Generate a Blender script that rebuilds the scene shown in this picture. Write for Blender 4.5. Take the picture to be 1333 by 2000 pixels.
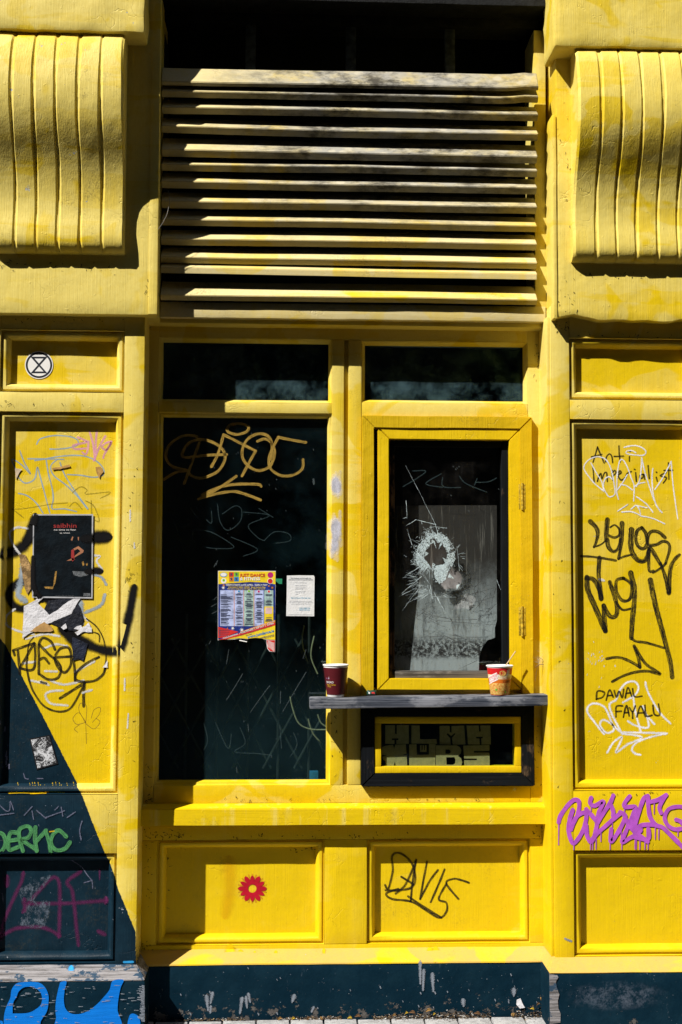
import bpy, bmesh, math, random
from mathutils import Vector, Matrix, noise

# ---------------------------------------------------------------- camera, light, exposure
S = bpy.context.scene
for o in list(bpy.data.objects):
    bpy.data.objects.remove(o, do_unlink=True)
R = math.radians
F_PX, CX, CY = 2400.0, 666.5, 1000.0
YAW, PITCH, ROLL = R(2.473), R(3.827), R(0.203)
DIST, EYE = 4.44, 1.53
_f = Vector((math.sin(YAW) * math.cos(PITCH), math.cos(YAW) * math.cos(PITCH), math.sin(PITCH)))
_r = Vector((math.cos(YAW), -math.sin(YAW), 0))
_u = _r.cross(_f)
RT = _r * math.cos(ROLL) + _u * math.sin(ROLL)
UP = -_r * math.sin(ROLL) + _u * math.cos(ROLL)
FW = _f
cam = bpy.data.cameras.new('camera')
cam_o = bpy.data.objects.new('camera', cam)
S.collection.objects.link(cam_o)
cam_o.matrix_world = Matrix(((RT.x, UP.x, -FW.x, 0), (RT.y, UP.y, -FW.y, -DIST), (RT.z, UP.z, -FW.z, EYE), (0, 0, 0, 1)))
cam.sensor_fit = 'VERTICAL'
cam.sensor_height = 36
cam.sensor_width = 24
cam.lens = F_PX / 2000 * 36
cam.clip_end = 500
S.camera = cam_o
S.render.resolution_x, S.render.resolution_y = 682, 1024

SUN = Vector((1.27, 1.0, -1.80)).normalized()      # the way the light travels
w = bpy.data.worlds.new('World')
S.world = w
w.use_nodes = True
nt = w.node_tree
nt.nodes.clear()
sky = nt.nodes.new('ShaderNodeTexSky')
sky.sky_type = 'NISHITA'
sky.sun_disc = False
sky.sun_elevation = math.asin(-SUN.z)
sky.sun_rotation = math.atan2(-SUN.x, -SUN.y)
bg = nt.nodes.new('ShaderNodeBackground')
bg.inputs[1].default_value = 0.05
out = nt.nodes.new('ShaderNodeOutputWorld')
nt.links.new(sky.outputs[0], bg.inputs[0])
nt.links.new(bg.outputs[0], out.inputs[0])
sl = bpy.data.lights.new('sun', 'SUN')
sl.energy = 5.0
sl.angle = R(0.5)
sl.color = (1.0, 0.95, 0.87)
so = bpy.data.objects.new('sun', sl)
S.collection.objects.link(so)
so.rotation_euler = SUN.to_track_quat('-Z', 'Y').to_euler()
so.location = (-4, -4, 7)
S.view_settings.view_transform = 'Standard'
S.view_settings.look = 'None'
S.view_settings.gamma = 1
S.view_settings.use_curve_mapping = False
S.view_settings.exposure = 0.76
try:
    S.cycles.max_bounces = 8
    S.cycles.transparent_max_bounces = 24
    S.cycles.caustics_reflective = False
    S.cycles.caustics_refractive = False
except Exception:
    pass

# ---------------------------------------------------------------- measuring: a point seen at (u, v) on the plane d metres in front of the window frame
def P(u, v, d=0.0):
    k = FW + RT * ((u - CX) / F_PX) - UP * ((v - CY) / F_PX)
    t = (DIST - d) / k.y
    p = k * t
    return Vector((p.x, -d, p.z + EYE))
def X(u, v, d=0.0): return P(u, v, d).x
def Z(u, v, d=0.0): return P(u, v, d).z
GROUND = Z(680, 1988, 0.055)

# ---------------------------------------------------------------- object helpers
COL = S.collection
def tag(o, label=None, cat=None, group=None, kind=None):
    if label: o['label'] = label
    if cat: o['category'] = cat
    if group: o['group'] = group
    if kind: o['kind'] = kind
    return o
def thing(name, loc, label, cat, group=None):
    o = bpy.data.objects.new(name, None)
    o.empty_display_size = 0.1
    COL.objects.link(o)
    o.location = loc
    return tag(o, label, cat, group)
def root_loc(o):
    v = Vector((0, 0, 0))
    while o is not None:
        v += o.location
        o = o.parent
    return v
def put(name, bm, mats, parent=None, loc=None, label=None, smooth=False, kind=None):
    """link a bmesh (world coordinates) as one object"""
    base = root_loc(parent) if parent else Vector((0, 0, 0))
    l = Vector(loc) if loc else base
    bmesh.ops.translate(bm, verts=bm.verts, vec=-l)
    me = bpy.data.meshes.new(name)
    bm.to_mesh(me)
    bm.free()
    for m in (mats if isinstance(mats, (list, tuple)) else [mats]):
        me.materials.append(m)
    me.shade_smooth(); me.set_sharp_from_angle(angle=R(38))
    o = bpy.data.objects.new(name, me)
    COL.objects.link(o)
    o.location = l - base
    if parent: o.parent = parent
    if label: o['label'] = label
    if kind: o['kind'] = kind
    return o

# ---------------------------------------------------------------- geometry helpers
def wob(bm, amp=0.0009, sc=7.0, seed=0.0, vs=None):
    for v in (vs or bm.verts):
        p = v.co * sc + Vector((seed, seed * 2.3, seed * 0.7))
        v.co += noise.noise_vector(p) * amp + noise.noise_vector(p * 5) * amp * 0.35
def cut(bm, step):
    if not bm.verts: return
    for ax in range(3):
        lo = min(v.co[ax] for v in bm.verts); hi = max(v.co[ax] for v in bm.verts)
        n = int((hi - lo) / step)
        no = Vector((0, 0, 0)); no[ax] = 1
        for i in range(1, n + 1):
            c = Vector((0, 0, 0)); c[ax] = lo + (hi - lo) * i / (n + 1)
            bmesh.ops.bisect_plane(bm, geom=bm.verts[:] + bm.edges[:] + bm.faces[:], plane_co=c, plane_no=no)
def box(x0, x1, d0, d1, z0, z1, bev=0.003, step=0.07, amp=0.0009, seed=0.0, bm=None):
    """box between x0..x1, d0..d1 (metres out from the frame plane), z0..z1"""
    b = bmesh.new()
    bmesh.ops.create_cube(b, size=1)
    for v in b.verts:
        v.co = Vector(((x0 + x1) / 2 + v.co.x * abs(x1 - x0), -((d0 + d1) / 2) + v.co.y * abs(d1 - d0), (z0 + z1) / 2 + v.co.z * abs(z1 - z0)))
    if bev > 0:
        bmesh.ops.bevel(b, geom=b.edges[:], offset=bev, segments=2, affect='EDGES', profile=0.6)
    if step: cut(b, step)
    if amp: wob(b, amp, seed=seed)
    if bm is None: return b
    me = bpy.data.meshes.new('t'); b.to_mesh(me); b.free(); bm.from_mesh(me); bpy.data.meshes.remove(me)
    return bm
def prism(poly, axis, a0, a1, bev=0.0, step=0.0, amp=0.0, bm=None, seed=0.0):
    """extrude a polygon: axis 'y': poly in (x, z), from d=a0 to d=a1; axis 'x': poly in (d, z)"""
    b = bmesh.new()
    def mk(p, a):
        return Vector((p[0], -a, p[1])) if axis == 'y' else Vector((a, -p[0], p[1]))
    va = [b.verts.new(mk(p, a0)) for p in poly]
    vb = [b.verts.new(mk(p, a1)) for p in poly]
    b.faces.new(va); b.faces.new(vb[::-1])
    n = len(poly)
    for i in range(n):
        b.faces.new((va[i], vb[i], vb[(i + 1) % n], va[(i + 1) % n]))
    bmesh.ops.recalc_face_normals(b, faces=b.faces[:])
    if bev: bmesh.ops.bevel(b, geom=b.edges[:], offset=bev, segments=2, affect='EDGES')
    if step: cut(b, step)
    if amp: wob(b, amp, seed=seed)
    if bm is None: return b
    me = bpy.data.meshes.new('t'); b.to_mesh(me); b.free(); bm.from_mesh(me); bpy.data.meshes.remove(me)
    return bm
PROF = [(0.0, 0.0), (0.0006, -0.006), (0.001, -0.0135), (0.0075, -0.0135), (0.009, -0.0085), (0.014, -0.0078), (0.019, -0.010), (0.024, -0.0155), (0.028, -0.0225), (0.030, -0.030), (0.0315, -0.037)]
def moulding(x0, x1, z0, z1, d, prof=PROF, step=0.09):
    """mitred moulding swept round the inside of an opening"""
    b = bmesh.new()
    for (A, B, ia, ib) in (((x0, z0), (x1, z0), (1, 1), (-1, 1)), ((x1, z0), (x1, z1), (-1, 1), (-1, -1)), ((x1, z1), (x0, z1), (-1, -1), (1, -1)), ((x0, z1), (x0, z0), (1, -1), (1, 1))):
        n = max(2, int(math.hypot(B[0] - A[0], B[1] - A[1]) / step))
        rows = []
        for s, dd in prof:
            row = []
            for i in range(n + 1):
                t = i / n
                ax, az = A[0] + ia[0] * s, A[1] + ia[1] * s
                bx, bz = B[0] + ib[0] * s, B[1] + ib[1] * s
                row.append(b.verts.new((ax + (bx - ax) * t, -(d + dd), az + (bz - az) * t)))
            rows.append(row)
        for r0, r1 in zip(rows, rows[1:]):
            for i in range(n):
                b.faces.new((r0[i], r0[i + 1], r1[i + 1], r1[i]))
    bmesh.ops.remove_doubles(b, verts=b.verts[:], dist=1e-5)
    bmesh.ops.recalc_face_normals(b, faces=b.faces[:])
    wob(b, 0.0008, 9)
    return b
def prof_depth(s, prof=PROF):
    if s <= 0: return 0.0
    for (a, da), (c, dc) in zip(prof, prof[1:]):
        if a <= s <= c: return da + (dc - da) * (s - a) / max(1e-9, c - a)
    return prof[-1][1]
def quad(bm, pts, mi=0):
    f = bm.faces.new([bm.verts.new(p) for p in pts])
    f.material_index = mi
    return f
def tube(bm, pts, r, n=6, mi=0):
    rings = []
    for i, p in enumerate(pts):
        a = pts[max(0, i - 1)]; c = pts[min(len(pts) - 1, i + 1)]
        t = (Vector(c) - Vector(a)).normalized()
        s = t.cross(Vector((0.3, 1, 0.2))).normalized(); q = t.cross(s)
        rr = r[i] if isinstance(r, (list, tuple)) else r
        rings.append([bm.verts.new(Vector(p) + s * math.cos(2 * math.pi * k / n) * rr + q * math.sin(2 * math.pi * k / n) * rr) for k in range(n)])
    for a, c in zip(rings, rings[1:]):
        for k in range(n):
            f = bm.faces.new((a[k], a[(k + 1) % n], c[(k + 1) % n], c[k])); f.material_index = mi; f.smooth = True
    for rg in (rings[0][::-1], rings[-1]):
        f = bm.faces.new(rg); f.material_index = mi
def lathe(bm, c, prof, n=32, mi=None):
    rings = []
    for r, z in prof:
        rings.append([bm.verts.new((c[0] + r * math.cos(2 * math.pi * k / n), c[1] + r * math.sin(2 * math.pi * k / n), c[2] + z)) for k in range(n)])
    for i, (a, b2) in enumerate(zip(rings, rings[1:])):
        for k in range(n):
            f = bm.faces.new((a[k], a[(k + 1) % n], b2[(k + 1) % n], b2[k])); f.smooth = True
            f.material_index = mi[i] if mi else 0
    return rings

# ---------------------------------------------------------------- strokes of paint, marker and chalk
def smooth_line(pts, step=3.0, closed=False):
    if len(pts) < 3:
        out = []
        (x0, y0), (x1, y1) = pts
        n = max(2, int(math.hypot(x1 - x0, y1 - y0) / step))
        return [(x0 + (x1 - x0) * i / n, y0 + (y1 - y0) * i / n) for i in range(n + 1)]
    out = []
    for i in range(len(pts) - 1):
        p0 = pts[max(0, i - 1)]; p1 = pts[i]; p2 = pts[i + 1]; p3 = pts[min(len(pts) - 1, i + 2)]
        n = max(2, int(math.hypot(p2[0] - p1[0], p2[1] - p1[1]) / step))
        for k in range(n):
            t = k / n
            q = []
            for a in (0, 1):
                q.append(0.5 * (2 * p1[a] + (p2[a] - p0[a]) * t + (2 * p0[a] - 5 * p1[a] + 4 * p2[a] - p3[a]) * t * t + (3 * p1[a] - p0[a] - 3 * p2[a] + p3[a]) * t ** 3))
            out.append(tuple(q))
    out.append(pts[-1])
    return out
_layer = [0]
FAT = [1.16]
class Strokes:
    """one tag: strokes measured in a view (ox, oy, scale), laid on a surface depth function"""
    def __init__(s, view, surf, step=2.5):
        s.bm = bmesh.new(); s.uv = s.bm.loops.layers.uv.new('UVMap'); s.v = view; s.surf = surf; s.step = step; s.rnd = random.Random(5)
    def place(s, u, v):
        d = s.surf if isinstance(s.surf, (int, float)) else None
        if d is None:
            d = 0.12
            for _ in range(3):
                p = P(u, v, d); d = s.surf(p.x, p.z)
        return P(u, v, d + 0.0007 + (_layer[0] % 60) * 0.000012)
    def add(s, pts, w, w2=None, flat=False):
        _layer[0] += 1
        ox, oy, k = s.v
        px = smooth_line([(ox + x / k, oy + y / k) for x, y in pts], s.step)
        n = len(px) - 1
        wa = w / k / 2 * FAT[0]; wb = (w2 if w2 is not None else w) / k / 2 * FAT[0]
        # round ends
        L = 0.0; cum = [0.0]
        for a, b in zip(px, px[1:]):
            L += math.hypot(b[0] - a[0], b[1] - a[1]); cum.append(L)
        if not flat:
            def ext(p, q, r):
                dx, dy = p[0] - q[0], p[1] - q[1]; l = math.hypot(dx, dy) or 1
                return [(p[0] + dx / l * r * t, p[1] + dy / l * r * t, math.sqrt(max(0, 1 - t * t))) for t in (0.35, 0.65, 0.87, 0.995)]
            head = ext(px[0], px[1], wa)[::-1]; tail = ext(px[-1], px[-2], wb)
        else:
            head = tail = []
        seq = [(x, y, wa * m, 0.0) for x, y, m in head]
        for i, (x, y) in enumerate(px):
            t = cum[i] / (L or 1)
            wob_ = 1 + 0.17 * noise.noise(Vector((x * 0.11, y * 0.11, _layer[0] * 3.1)))
            seq.append((x, y, (wa + (wb - wa) * t) * wob_, cum[i]))
        seq += [(x, y, wb * m, L) for x, y, m in tail]
        prev = None
        for i, (x, y, hw, l) in enumerate(seq):
            a = seq[max(0, i - 1)]; b = seq[min(len(seq) - 1, i + 1)]
            dx, dy = b[0] - a[0], b[1] - a[1]; ln = math.hypot(dx, dy) or 1
            nx, ny = -dy / ln, dx / ln
            cur = (s.bm.verts.new(s.place(x + nx * hw, y + ny * hw)), s.bm.verts.new(s.place(x, y)), s.bm.verts.new(s.place(x - nx * hw, y - ny * hw)), l / 540.0)
            if prev:
                for j in (0, 1):
                    f = s.bm.faces.new((prev[j], prev[j + 1], cur[j + 1], cur[j]))
                    us = (prev[3], prev[3], cur[3], cur[3]); vs = (j / 2, (j + 1) / 2, (j + 1) / 2, j / 2)
                    for lo, uu, vv in zip(f.loops, us, vs):
                        lo[s.uv].uv = (uu + _layer[0] * 0.37, vv)
            prev = cur
        return s
    def many(s, lines, w):
        for l in lines: s.add(l, w)
        return s
    def put(s, parent, mat, label, name='graffiti_tag'):
        bmesh.ops.recalc_face_normals(s.bm, faces=s.bm.faces[:])
        return put(name, s.bm, mat, parent, label=label, kind='stuff' if name in ('scuff', 'scratch', 'paint_smear', 'paper_residue', 'overspray', 'spray_mark') else None)

# ---------------------------------------------------------------- material helpers
class N:
    def __init__(s, name):
        s.m = bpy.data.materials.new(name); s.m.use_nodes = True
        s.t = s.m.node_tree; s.t.nodes.clear()
        s.out = s.n('ShaderNodeOutputMaterial')
    def n(s, kind, **kw):
        x = s.t.nodes.new(kind)
        for k, v in kw.items(): setattr(x, k, v)
        return x
    def l(s, a, b):
        s.t.links.new(a, b)
    def pos(s, scale=(1, 1, 1), off=(0, 0, 0)):
        g = s.n('ShaderNodeNewGeometry'); m = s.n('ShaderNodeMapping')
        m.inputs['Scale'].default_value = scale; m.inputs['Location'].default_value = off
        s.l(g.outputs['Position'], m.inputs['Vector']); return m.outputs[0]
    def noise(s, scale, detail=4, rough=0.55, vec=None, dist=0.0):
        x = s.n('ShaderNodeTexNoise'); x.inputs['Scale'].default_value = scale; x.inputs['Detail'].default_value = detail
        x.inputs['Roughness'].default_value = rough; x.inputs['Distortion'].default_value = dist
        s.l(vec if vec is not None else s.pos(), x.inputs['Vector']); return x.outputs['Fac']
    def voro(s, scale, feature='DISTANCE_TO_EDGE', vec=None):
        x = s.n('ShaderNodeTexVoronoi'); x.feature = feature; x.inputs['Scale'].default_value = scale
        s.l(vec if vec is not None else s.pos(), x.inputs['Vector']); return x.outputs['Distance']
    def ramp(s, v, lo, hi, a=0.0, b=1.0):
        x = s.n('ShaderNodeMapRange'); x.clamp = True; x.interpolation_type = 'SMOOTHSTEP'
        for i, q in enumerate((lo, hi, a, b)): x.inputs[i + 1].default_value = q
        s.l(v, x.inputs[0]); return x.outputs[0]
    def math(s, op, a, b=None):
        x = s.n('ShaderNodeMath'); x.operation = op
        for i, q in enumerate((a, b)):
            if q is None: continue
            if isinstance(q, (int, float)): x.inputs[i].default_value = q
            else: s.l(q, x.inputs[i])
        return x.outputs[0]
    def mix(s, f, a, b):
        x = s.n('ShaderNodeMix'); x.data_type = 'RGBA'
        for inp, q in ((x.inputs[0], f), (x.inputs[6], a), (x.inputs[7], b)):
            if isinstance(q, (int, float)): inp.default_value = q
            elif isinstance(q, tuple): inp.default_value = (*q, 1)
            else: s.l(q, inp)
        return x.outputs[2]
    def axis(s, i):
        g = s.n('ShaderNodeNewGeometry'); x = s.n('ShaderNodeSeparateXYZ'); s.l(g.outputs['Position'], x.inputs[0]); return x.outputs[i]
    def bump(s, h, dist, strength=1.0, prev=None):
        x = s.n('ShaderNodeBump'); x.inputs['Distance'].default_value = dist; x.inputs['Strength'].default_value = strength
        s.l(h, x.inputs['Height'])
        if prev is not None: s.l(prev, x.inputs['Normal'])
        return x.outputs[0]
    def bsdf(s, col, rough=0.5, spec=0.4, normal=None, alpha=None, metal=0.0):
        b = s.n('ShaderNodeBsdfPrincipled')
        for k, q in (('Base Color', col), ('Roughness', rough), ('Specular IOR Level', spec), ('Alpha', alpha), ('Metallic', metal), ('Normal', normal)):
            if q is None: continue
            if isinstance(q, tuple): b.inputs[k].default_value = (*q, 1)
            elif isinstance(q, (int, float)): b.inputs[k].default_value = q
            else: s.l(q, b.inputs[k])
        s.l(b.outputs[0], s.out.inputs[0]); return b
def plain(name, col, rough=0.6, spec=0.3, nz=0.15, bump=0.0, metal=0.0, sc=40):
    k = N(name)
    f = k.noise(sc, 5)
    c = k.mix(k.ramp(f, 0.3, 0.7), tuple(x * (1 - nz) for x in col), tuple(min(1, x * (1 + nz)) for x in col))
    nrm = k.bump(k.noise(sc * 4, 4), bump) if bump else None
    k.bsdf(c, rough, spec, nrm, metal=metal)
    return k.m
SAT = (0.65, 0.458, 0.003)
FAD = (0.69, 0.565, 0.150)
NAVY = (0.0012, 0.0125, 0.024)
PRIMER = (0.36, 0.40, 0.47)
def paint(name, fade=(0.45, 1.0), sat=SAT, fad=FAD, chips=0.0, dirt=0.5, lumps=1.0, navy=None, grime=False, brush='z', rough=0.5, drips=0.45):
    """old gloss paint over wood: fade = (at the bottom, at the top)"""
    k = N(name)
    z = k.axis(2)
    zf = k.ramp(z, 0.3, 3.3, fade[0], fade[1])
    big = k.noise(2.3, 5, 0.6)
    patch = k.ramp(k.noise(4.1, 3, 0.5, k.pos(off=(3, 1, 7)), 0.6), 0.53, 0.57, 0.0, 0.42)       # overpainted patches with edges of their own
    f = k.math('ADD', zf, k.math('MULTIPLY', k.math('SUBTRACT', big, 0.5), 1.1))
    f = k.math('SUBTRACT', f, patch)
    ph = k.ramp(k.noise(3.2, 4, 0.6, k.pos((0.5, 1, 3.2), (8, 2, 5)), 0.4), 0.55, 0.60, 0.0, 0.30)     # broad horizontal brush-outs
    f = k.math('SUBTRACT', f, ph)
    streak = k.noise(34, 4, 0.65, k.pos((1, 1, 0.05)))
    f = k.math('ADD', f, k.math('MULTIPLY', k.math('SUBTRACT', streak, 0.5), drips))
    f = k.ramp(f, 0.0, 1.0)
    c = k.mix(f, sat, fad)
    fine = k.noise(90, 6, 0.7)
    c = k.mix(k.ramp(fine, 0.35, 0.75, 0.0, 0.22), c, (0.55, 0.37, 0.02))
    chipn = None
    if navy is not None:
        xx = k.axis(0)
        cv = k.n('ShaderNodeFloatCurve')
        crv = cv.mapping.curves[0]
        (zl, zh), (xl, xh), pts = navy
        for i, (pz, pxx) in enumerate(pts):
            q = ((pz - zl) / (zh - zl), (pxx - xl) / (xh - xl))
            if i == 0: crv.points[0].location = q
            elif i == len(pts) - 1: crv.points[1].location = q
            else: crv.points.new(*q)
        for p in crv.points: p.handle_type = 'VECTOR'
        cv.mapping.update()
        zr = k.ramp(z, zl, zh)
        zr.node.interpolation_type = 'LINEAR'
        k.l(zr, cv.inputs['Value'])
        lim = k.math('ADD', k.math('MULTIPLY', cv.outputs[0], xh - xl), xl)
        e = k.math('SUBTRACT', lim, xx)
        e = k.math('ADD', e, k.math('MULTIPLY', k.math('SUBTRACT', k.noise(160, 3), 0.5), 0.006))
        msk = k.ramp(e, -0.001, 0.001)
        nv = k.mix(k.ramp(k.noise(14, 5, 0.65), 0.35, 0.75), NAVY, (0.004, 0.021, 0.037))
        nv = k.mix(k.ramp(k.noise(120, 4, 0.6), 0.70, 0.76), nv, (0.22, 0.26, 0.33))
        c = k.mix(msk, c, nv)
    if dirt:
        dn = k.noise(7, 6, 0.72, k.pos(off=(11, 5, 2)))
        dn2 = k.noise(150, 4, 0.65)
        dd = k.math('MULTIPLY', k.ramp(dn, 0.5, 0.78), k.ramp(dn2, 0.42, 0.7))
        c = k.mix(k.math('MULTIPLY', dd, 0.75 * dirt), c, (0.10, 0.075, 0.025))
        sp = k.ramp(k.noise(210, 2, 0.5, k.pos(off=(2, 9, 4))), 0.74, 0.78, 0, 0.8 * dirt)
        c = k.mix(sp, c, (0.06, 0.05, 0.03))
    if grime:
        gx = k.ramp(k.axis(0), X(330, 250, .1), X(640, 250, .1)); gx2 = k.ramp(k.axis(0), X(1120, 250, .1), X(900, 250, .1), 0.45, 1)
        gz = k.ramp(z, Z(700, 520, .1), Z(700, 330, .1))
        gg = k.math('MULTIPLY', k.math('MULTIPLY', gx, gx2), gz)
        gn = k.noise(9, 5, 0.7, k.pos((0.8, 1, 2)))
        c = k.mix(k.math('MULTIPLY', gg, k.ramp(gn, 0.25, 0.6, 0.25, 0.95)), c, (0.30, 0.295, 0.27))
        dots = k.ramp(k.voro(17, 'F1', k.pos((1, 0.2, 1.6))), 0.34, 0.22, 0, 0.55)
        c = k.mix(k.math('MULTIPLY', gg, dots), c, (0.52, 0.48, 0.37))
        dk = k.noise(11, 6, 0.75, k.pos((0.7, 1, 1.5), (4, 4, 4)))
        c = k.mix(k.math('MULTIPLY', gg, k.ramp(dk, 0.42, 0.66, 0, 0.95)), c, (0.045, 0.04, 0.03))
    h_chip = None
    if chips:
        cn = k.noise(26, 6, 0.72, k.pos((1, 1, 0.8), (1, 7, 3)))
        cm = k.ramp(cn, 0.735 - 0.06 * chips, 0.742 - 0.06 * chips)
        c = k.mix(cm, c, PRIMER)
        h_chip = k.math('MULTIPLY', cm, -1.0)
    # relief: brush marks, sags and lumps under the paint, fine cracks
    bs = (260, 260, 6) if brush == 'z' else (6, 260, 260)
    nr = k.bump(k.noise(1, 3, 0.6, k.pos(bs)), 0.0011 * lumps, 0.55)
    nr = k.bump(k.noise(24, 4, 0.55), 0.0009 * lumps, 0.5, nr)
    nr = k.bump(k.noise(6.5, 3, 0.5), 0.007 * lumps, 0.5, nr)
    nr = k.bump(k.ramp(k.noise(55, 3, 0.5, k.pos(off=(5, 5, 5))), 0.68, 0.72), 0.0006 * lumps, 0.5, nr)
    nzv = k.n('ShaderNodeTexNoise'); nzv.inputs['Scale'].default_value = 14; k.l(k.pos(), nzv.inputs['Vector'])
    vm = k.n('ShaderNodeVectorMath'); vm.operation = 'MULTIPLY_ADD'; vm.inputs[1].default_value = (0.16, 0.16, 0.16); k.l(nzv.outputs['Color'], vm.inputs[0]); k.l(k.pos(), vm.inputs[2])
    ck = k.ramp(k.voro(7.5, vec=vm.outputs[0]), 0.0, 0.012)
    ckm = k.ramp(k.noise(3.3, 2), 0.55, 0.62)
    nr = k.bump(k.math('MAXIMUM', ck, k.math('SUBTRACT', 1.0, ckm)), 0.0016, 0.55, nr)
    if h_chip is not None: nr = k.bump(h_chip, 0.001, 0.8, nr)
    k.bsdf(c, rough, 0.18, nr)
    return k.m
def inkmat(name, col, mode='marker', dens=1.0, rough=0.45):
    """paint put on with a can, a marker or chalk: alpha from the stroke's own UV"""
    k = N(name)
    uv = k.n('ShaderNodeUVMap'); sx = k.n('ShaderNodeSeparateXYZ'); k.l(uv.outputs[0], sx.inputs[0])
    across = k.math('SUBTRACT', 1.0, k.math('ABSOLUTE', k.math('SUBTRACT', k.math('MULTIPLY', sx.outputs[1], 2.0), 1.0)))
    g = k.noise(420, 3, 0.6)
    if mode == 'spray':
        a = k.ramp(k.math('MULTIPLY', across, k.math('ADD', 0.5, g)), 0.02, 0.72)
    elif mode == 'pen':
        a = k.ramp(k.math('MULTIPLY', across, k.math('ADD', 0.6, k.math('MULTIPLY', g, 0.8))), 0.02, 0.14)
    elif mode == 'soft':
        a = k.ramp(k.math('MULTIPLY', across, k.math('ADD', 0.3, k.math('MULTIPLY', g, 1.4))), 0.0, 0.95)
    elif mode == 'chalk':
        a = k.ramp(k.math('ADD', k.math('MULTIPLY', across, 0.30), k.noise(300, 6, 0.8)), 0.56, 0.70)
    else:
        mp = k.n('ShaderNodeMapping'); mp.inputs['Scale'].default_value = (22, 7, 1); k.l(uv.outputs[0], mp.inputs[0])
        st = k.noise(1, 6, 0.8, mp.outputs[0])
        gr = k.ramp(k.noise(430, 4, 0.75), 0.32, 0.58, 0.12, 1)
        a = k.ramp(k.math('ADD', across, k.math('MULTIPLY', k.math('SUBTRACT', g, 0.5), 0.35)), 0.02, 0.16)
        a = k.math('MULTIPLY', a, k.math('ADD', 0.42, k.math('MULTIPLY', k.ramp(st, 0.36, 0.58), 0.58)))
        a = k.math('MULTIPLY', a, k.math('MAXIMUM', gr, k.ramp(st, 0.38, 0.56)))
    a = k.math('MULTIPLY', a, dens)
    c = k.mix(k.ramp(k.noise(35, 4), 0.3, 0.7), tuple(x * 0.85 for x in col), tuple(min(1, x * 1.12) for x in col))
    b = k.bsdf(c, rough, 0.12)
    k.l(a, b.inputs['Alpha'])
    return k.m
def wood(name, dark, light, worn, wear=0.5, axis='x', rough=0.65):
    k = N(name)
    sc = (1.2, 30, 60) if axis == 'x' else (60, 30, 1.2)
    g = k.noise(3, 6, 0.65, k.pos(sc), 0.4)
    b = k.noise(5, 4, 0.6)
    c = k.mix(k.ramp(g, 0.35, 0.7), dark, light)
    wn = k.noise(1, 5, 0.7, k.pos((7, 12, 14) if axis == 'x' else (14, 12, 7), (3, 8, 1)))
    c = k.mix(k.math('MULTIPLY', k.ramp(wn, 0.62 - 0.2 * wear, 0.75 - 0.2 * wear), k.ramp(g, 0.3, 0.6)), c, worn)
    c = k.mix(k.ramp(b, 0.35, 0.7, 0, 0.35), c, tuple(x * 0.5 for x in dark))
    nr = k.bump(g, 0.002, 0.6)
    k.bsdf(c, rough, 0.10, nr)
    return k.m
def glass(name, dust=0.10, tint=(0.80, 0.90, 0.88), dust_sheen_col=(0.20, 0.26, 0.28), spec=0.030, sc=5.0, streak=False, low=None):
    k = N(name)
    tr = k.n('ShaderNodeBsdfTransparent'); tr.inputs[0].default_value = (*tint, 1)
    gl = k.n('ShaderNodeBsdfGlossy'); gl.inputs['Roughness'].default_value = 0.02; gl.inputs[0].default_value = (0.8, 0.95, 0.95, 1)
    lw = k.n('ShaderNodeLayerWeight'); lw.inputs['Blend'].default_value = 0.12
    wv = k.bump(k.noise(2.2, 2), 0.004, 0.25); k.l(wv, gl.inputs['Normal'])
    m1 = k.n('ShaderNodeMixShader')
    k.l(k.math('ADD', k.math('MULTIPLY', lw.outputs['Facing'], 0.5), spec), m1.inputs[0])
    k.l(tr.outputs[0], m1.inputs[1]); k.l(gl.outputs[0], m1.inputs[2])
    df = k.n('ShaderNodeBsdfDiffuse'); df.inputs[0].default_value = (*dust_sheen_col, 1)
    nz = k.noise(sc, 6, 0.72)
    d = k.math('MULTIPLY', k.ramp(nz, 0.38, 0.8), dust)
    if streak:
        s1 = k.ramp(k.noise(40, 4, 0.7, k.pos((1, 1, 0.06))), 0.45, 0.75)
        d = k.math('MULTIPLY', d, k.math('ADD', 0.45, s1))
    if low: d = k.math('ADD', d, k.math('MULTIPLY', k.ramp(k.math('ADD', k.axis(2), k.math('MULTIPLY', nz, 0.3)), low[1] + .15, low[0] + .15), k.math('MULTIPLY', k.ramp(k.noise(3, 5, 0.6), 0.3, 0.7, 0.5, 1), low[2])))  # painted reflection: diffuse tint that strengthens towards the foot of the pane
    sp = k.ramp(k.noise(160, 2, 0.5), 0.80, 0.83, 0, 0.9)
    d = k.math('MAXIMUM', d, sp)
    m2 = k.n('ShaderNodeMixShader')
    k.l(d, m2.inputs[0]); k.l(m1.outputs[0], m2.inputs[1]); k.l(df.outputs[0], m2.inputs[2])
    k.l(m2.outputs[0], k.out.inputs[0])
    return k.m
def tri_fill(bm, loops, put3, mi=0):
    """fill a polygon with holes; put3 maps a 2-D point to 3-D"""
    from mathutils.geometry import tessellate_polygon
    flat = [p for l in loops for p in l]
    vs = [bm.verts.new(put3(p)) for p in flat]
    for t in tessellate_polygon([[Vector((p[0], p[1], 0)) for p in l] for l in loops]):
        try:
            f = bm.faces.new([vs[i] for i in t]); f.material_index = mi
        except ValueError: pass
    return vs
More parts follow.
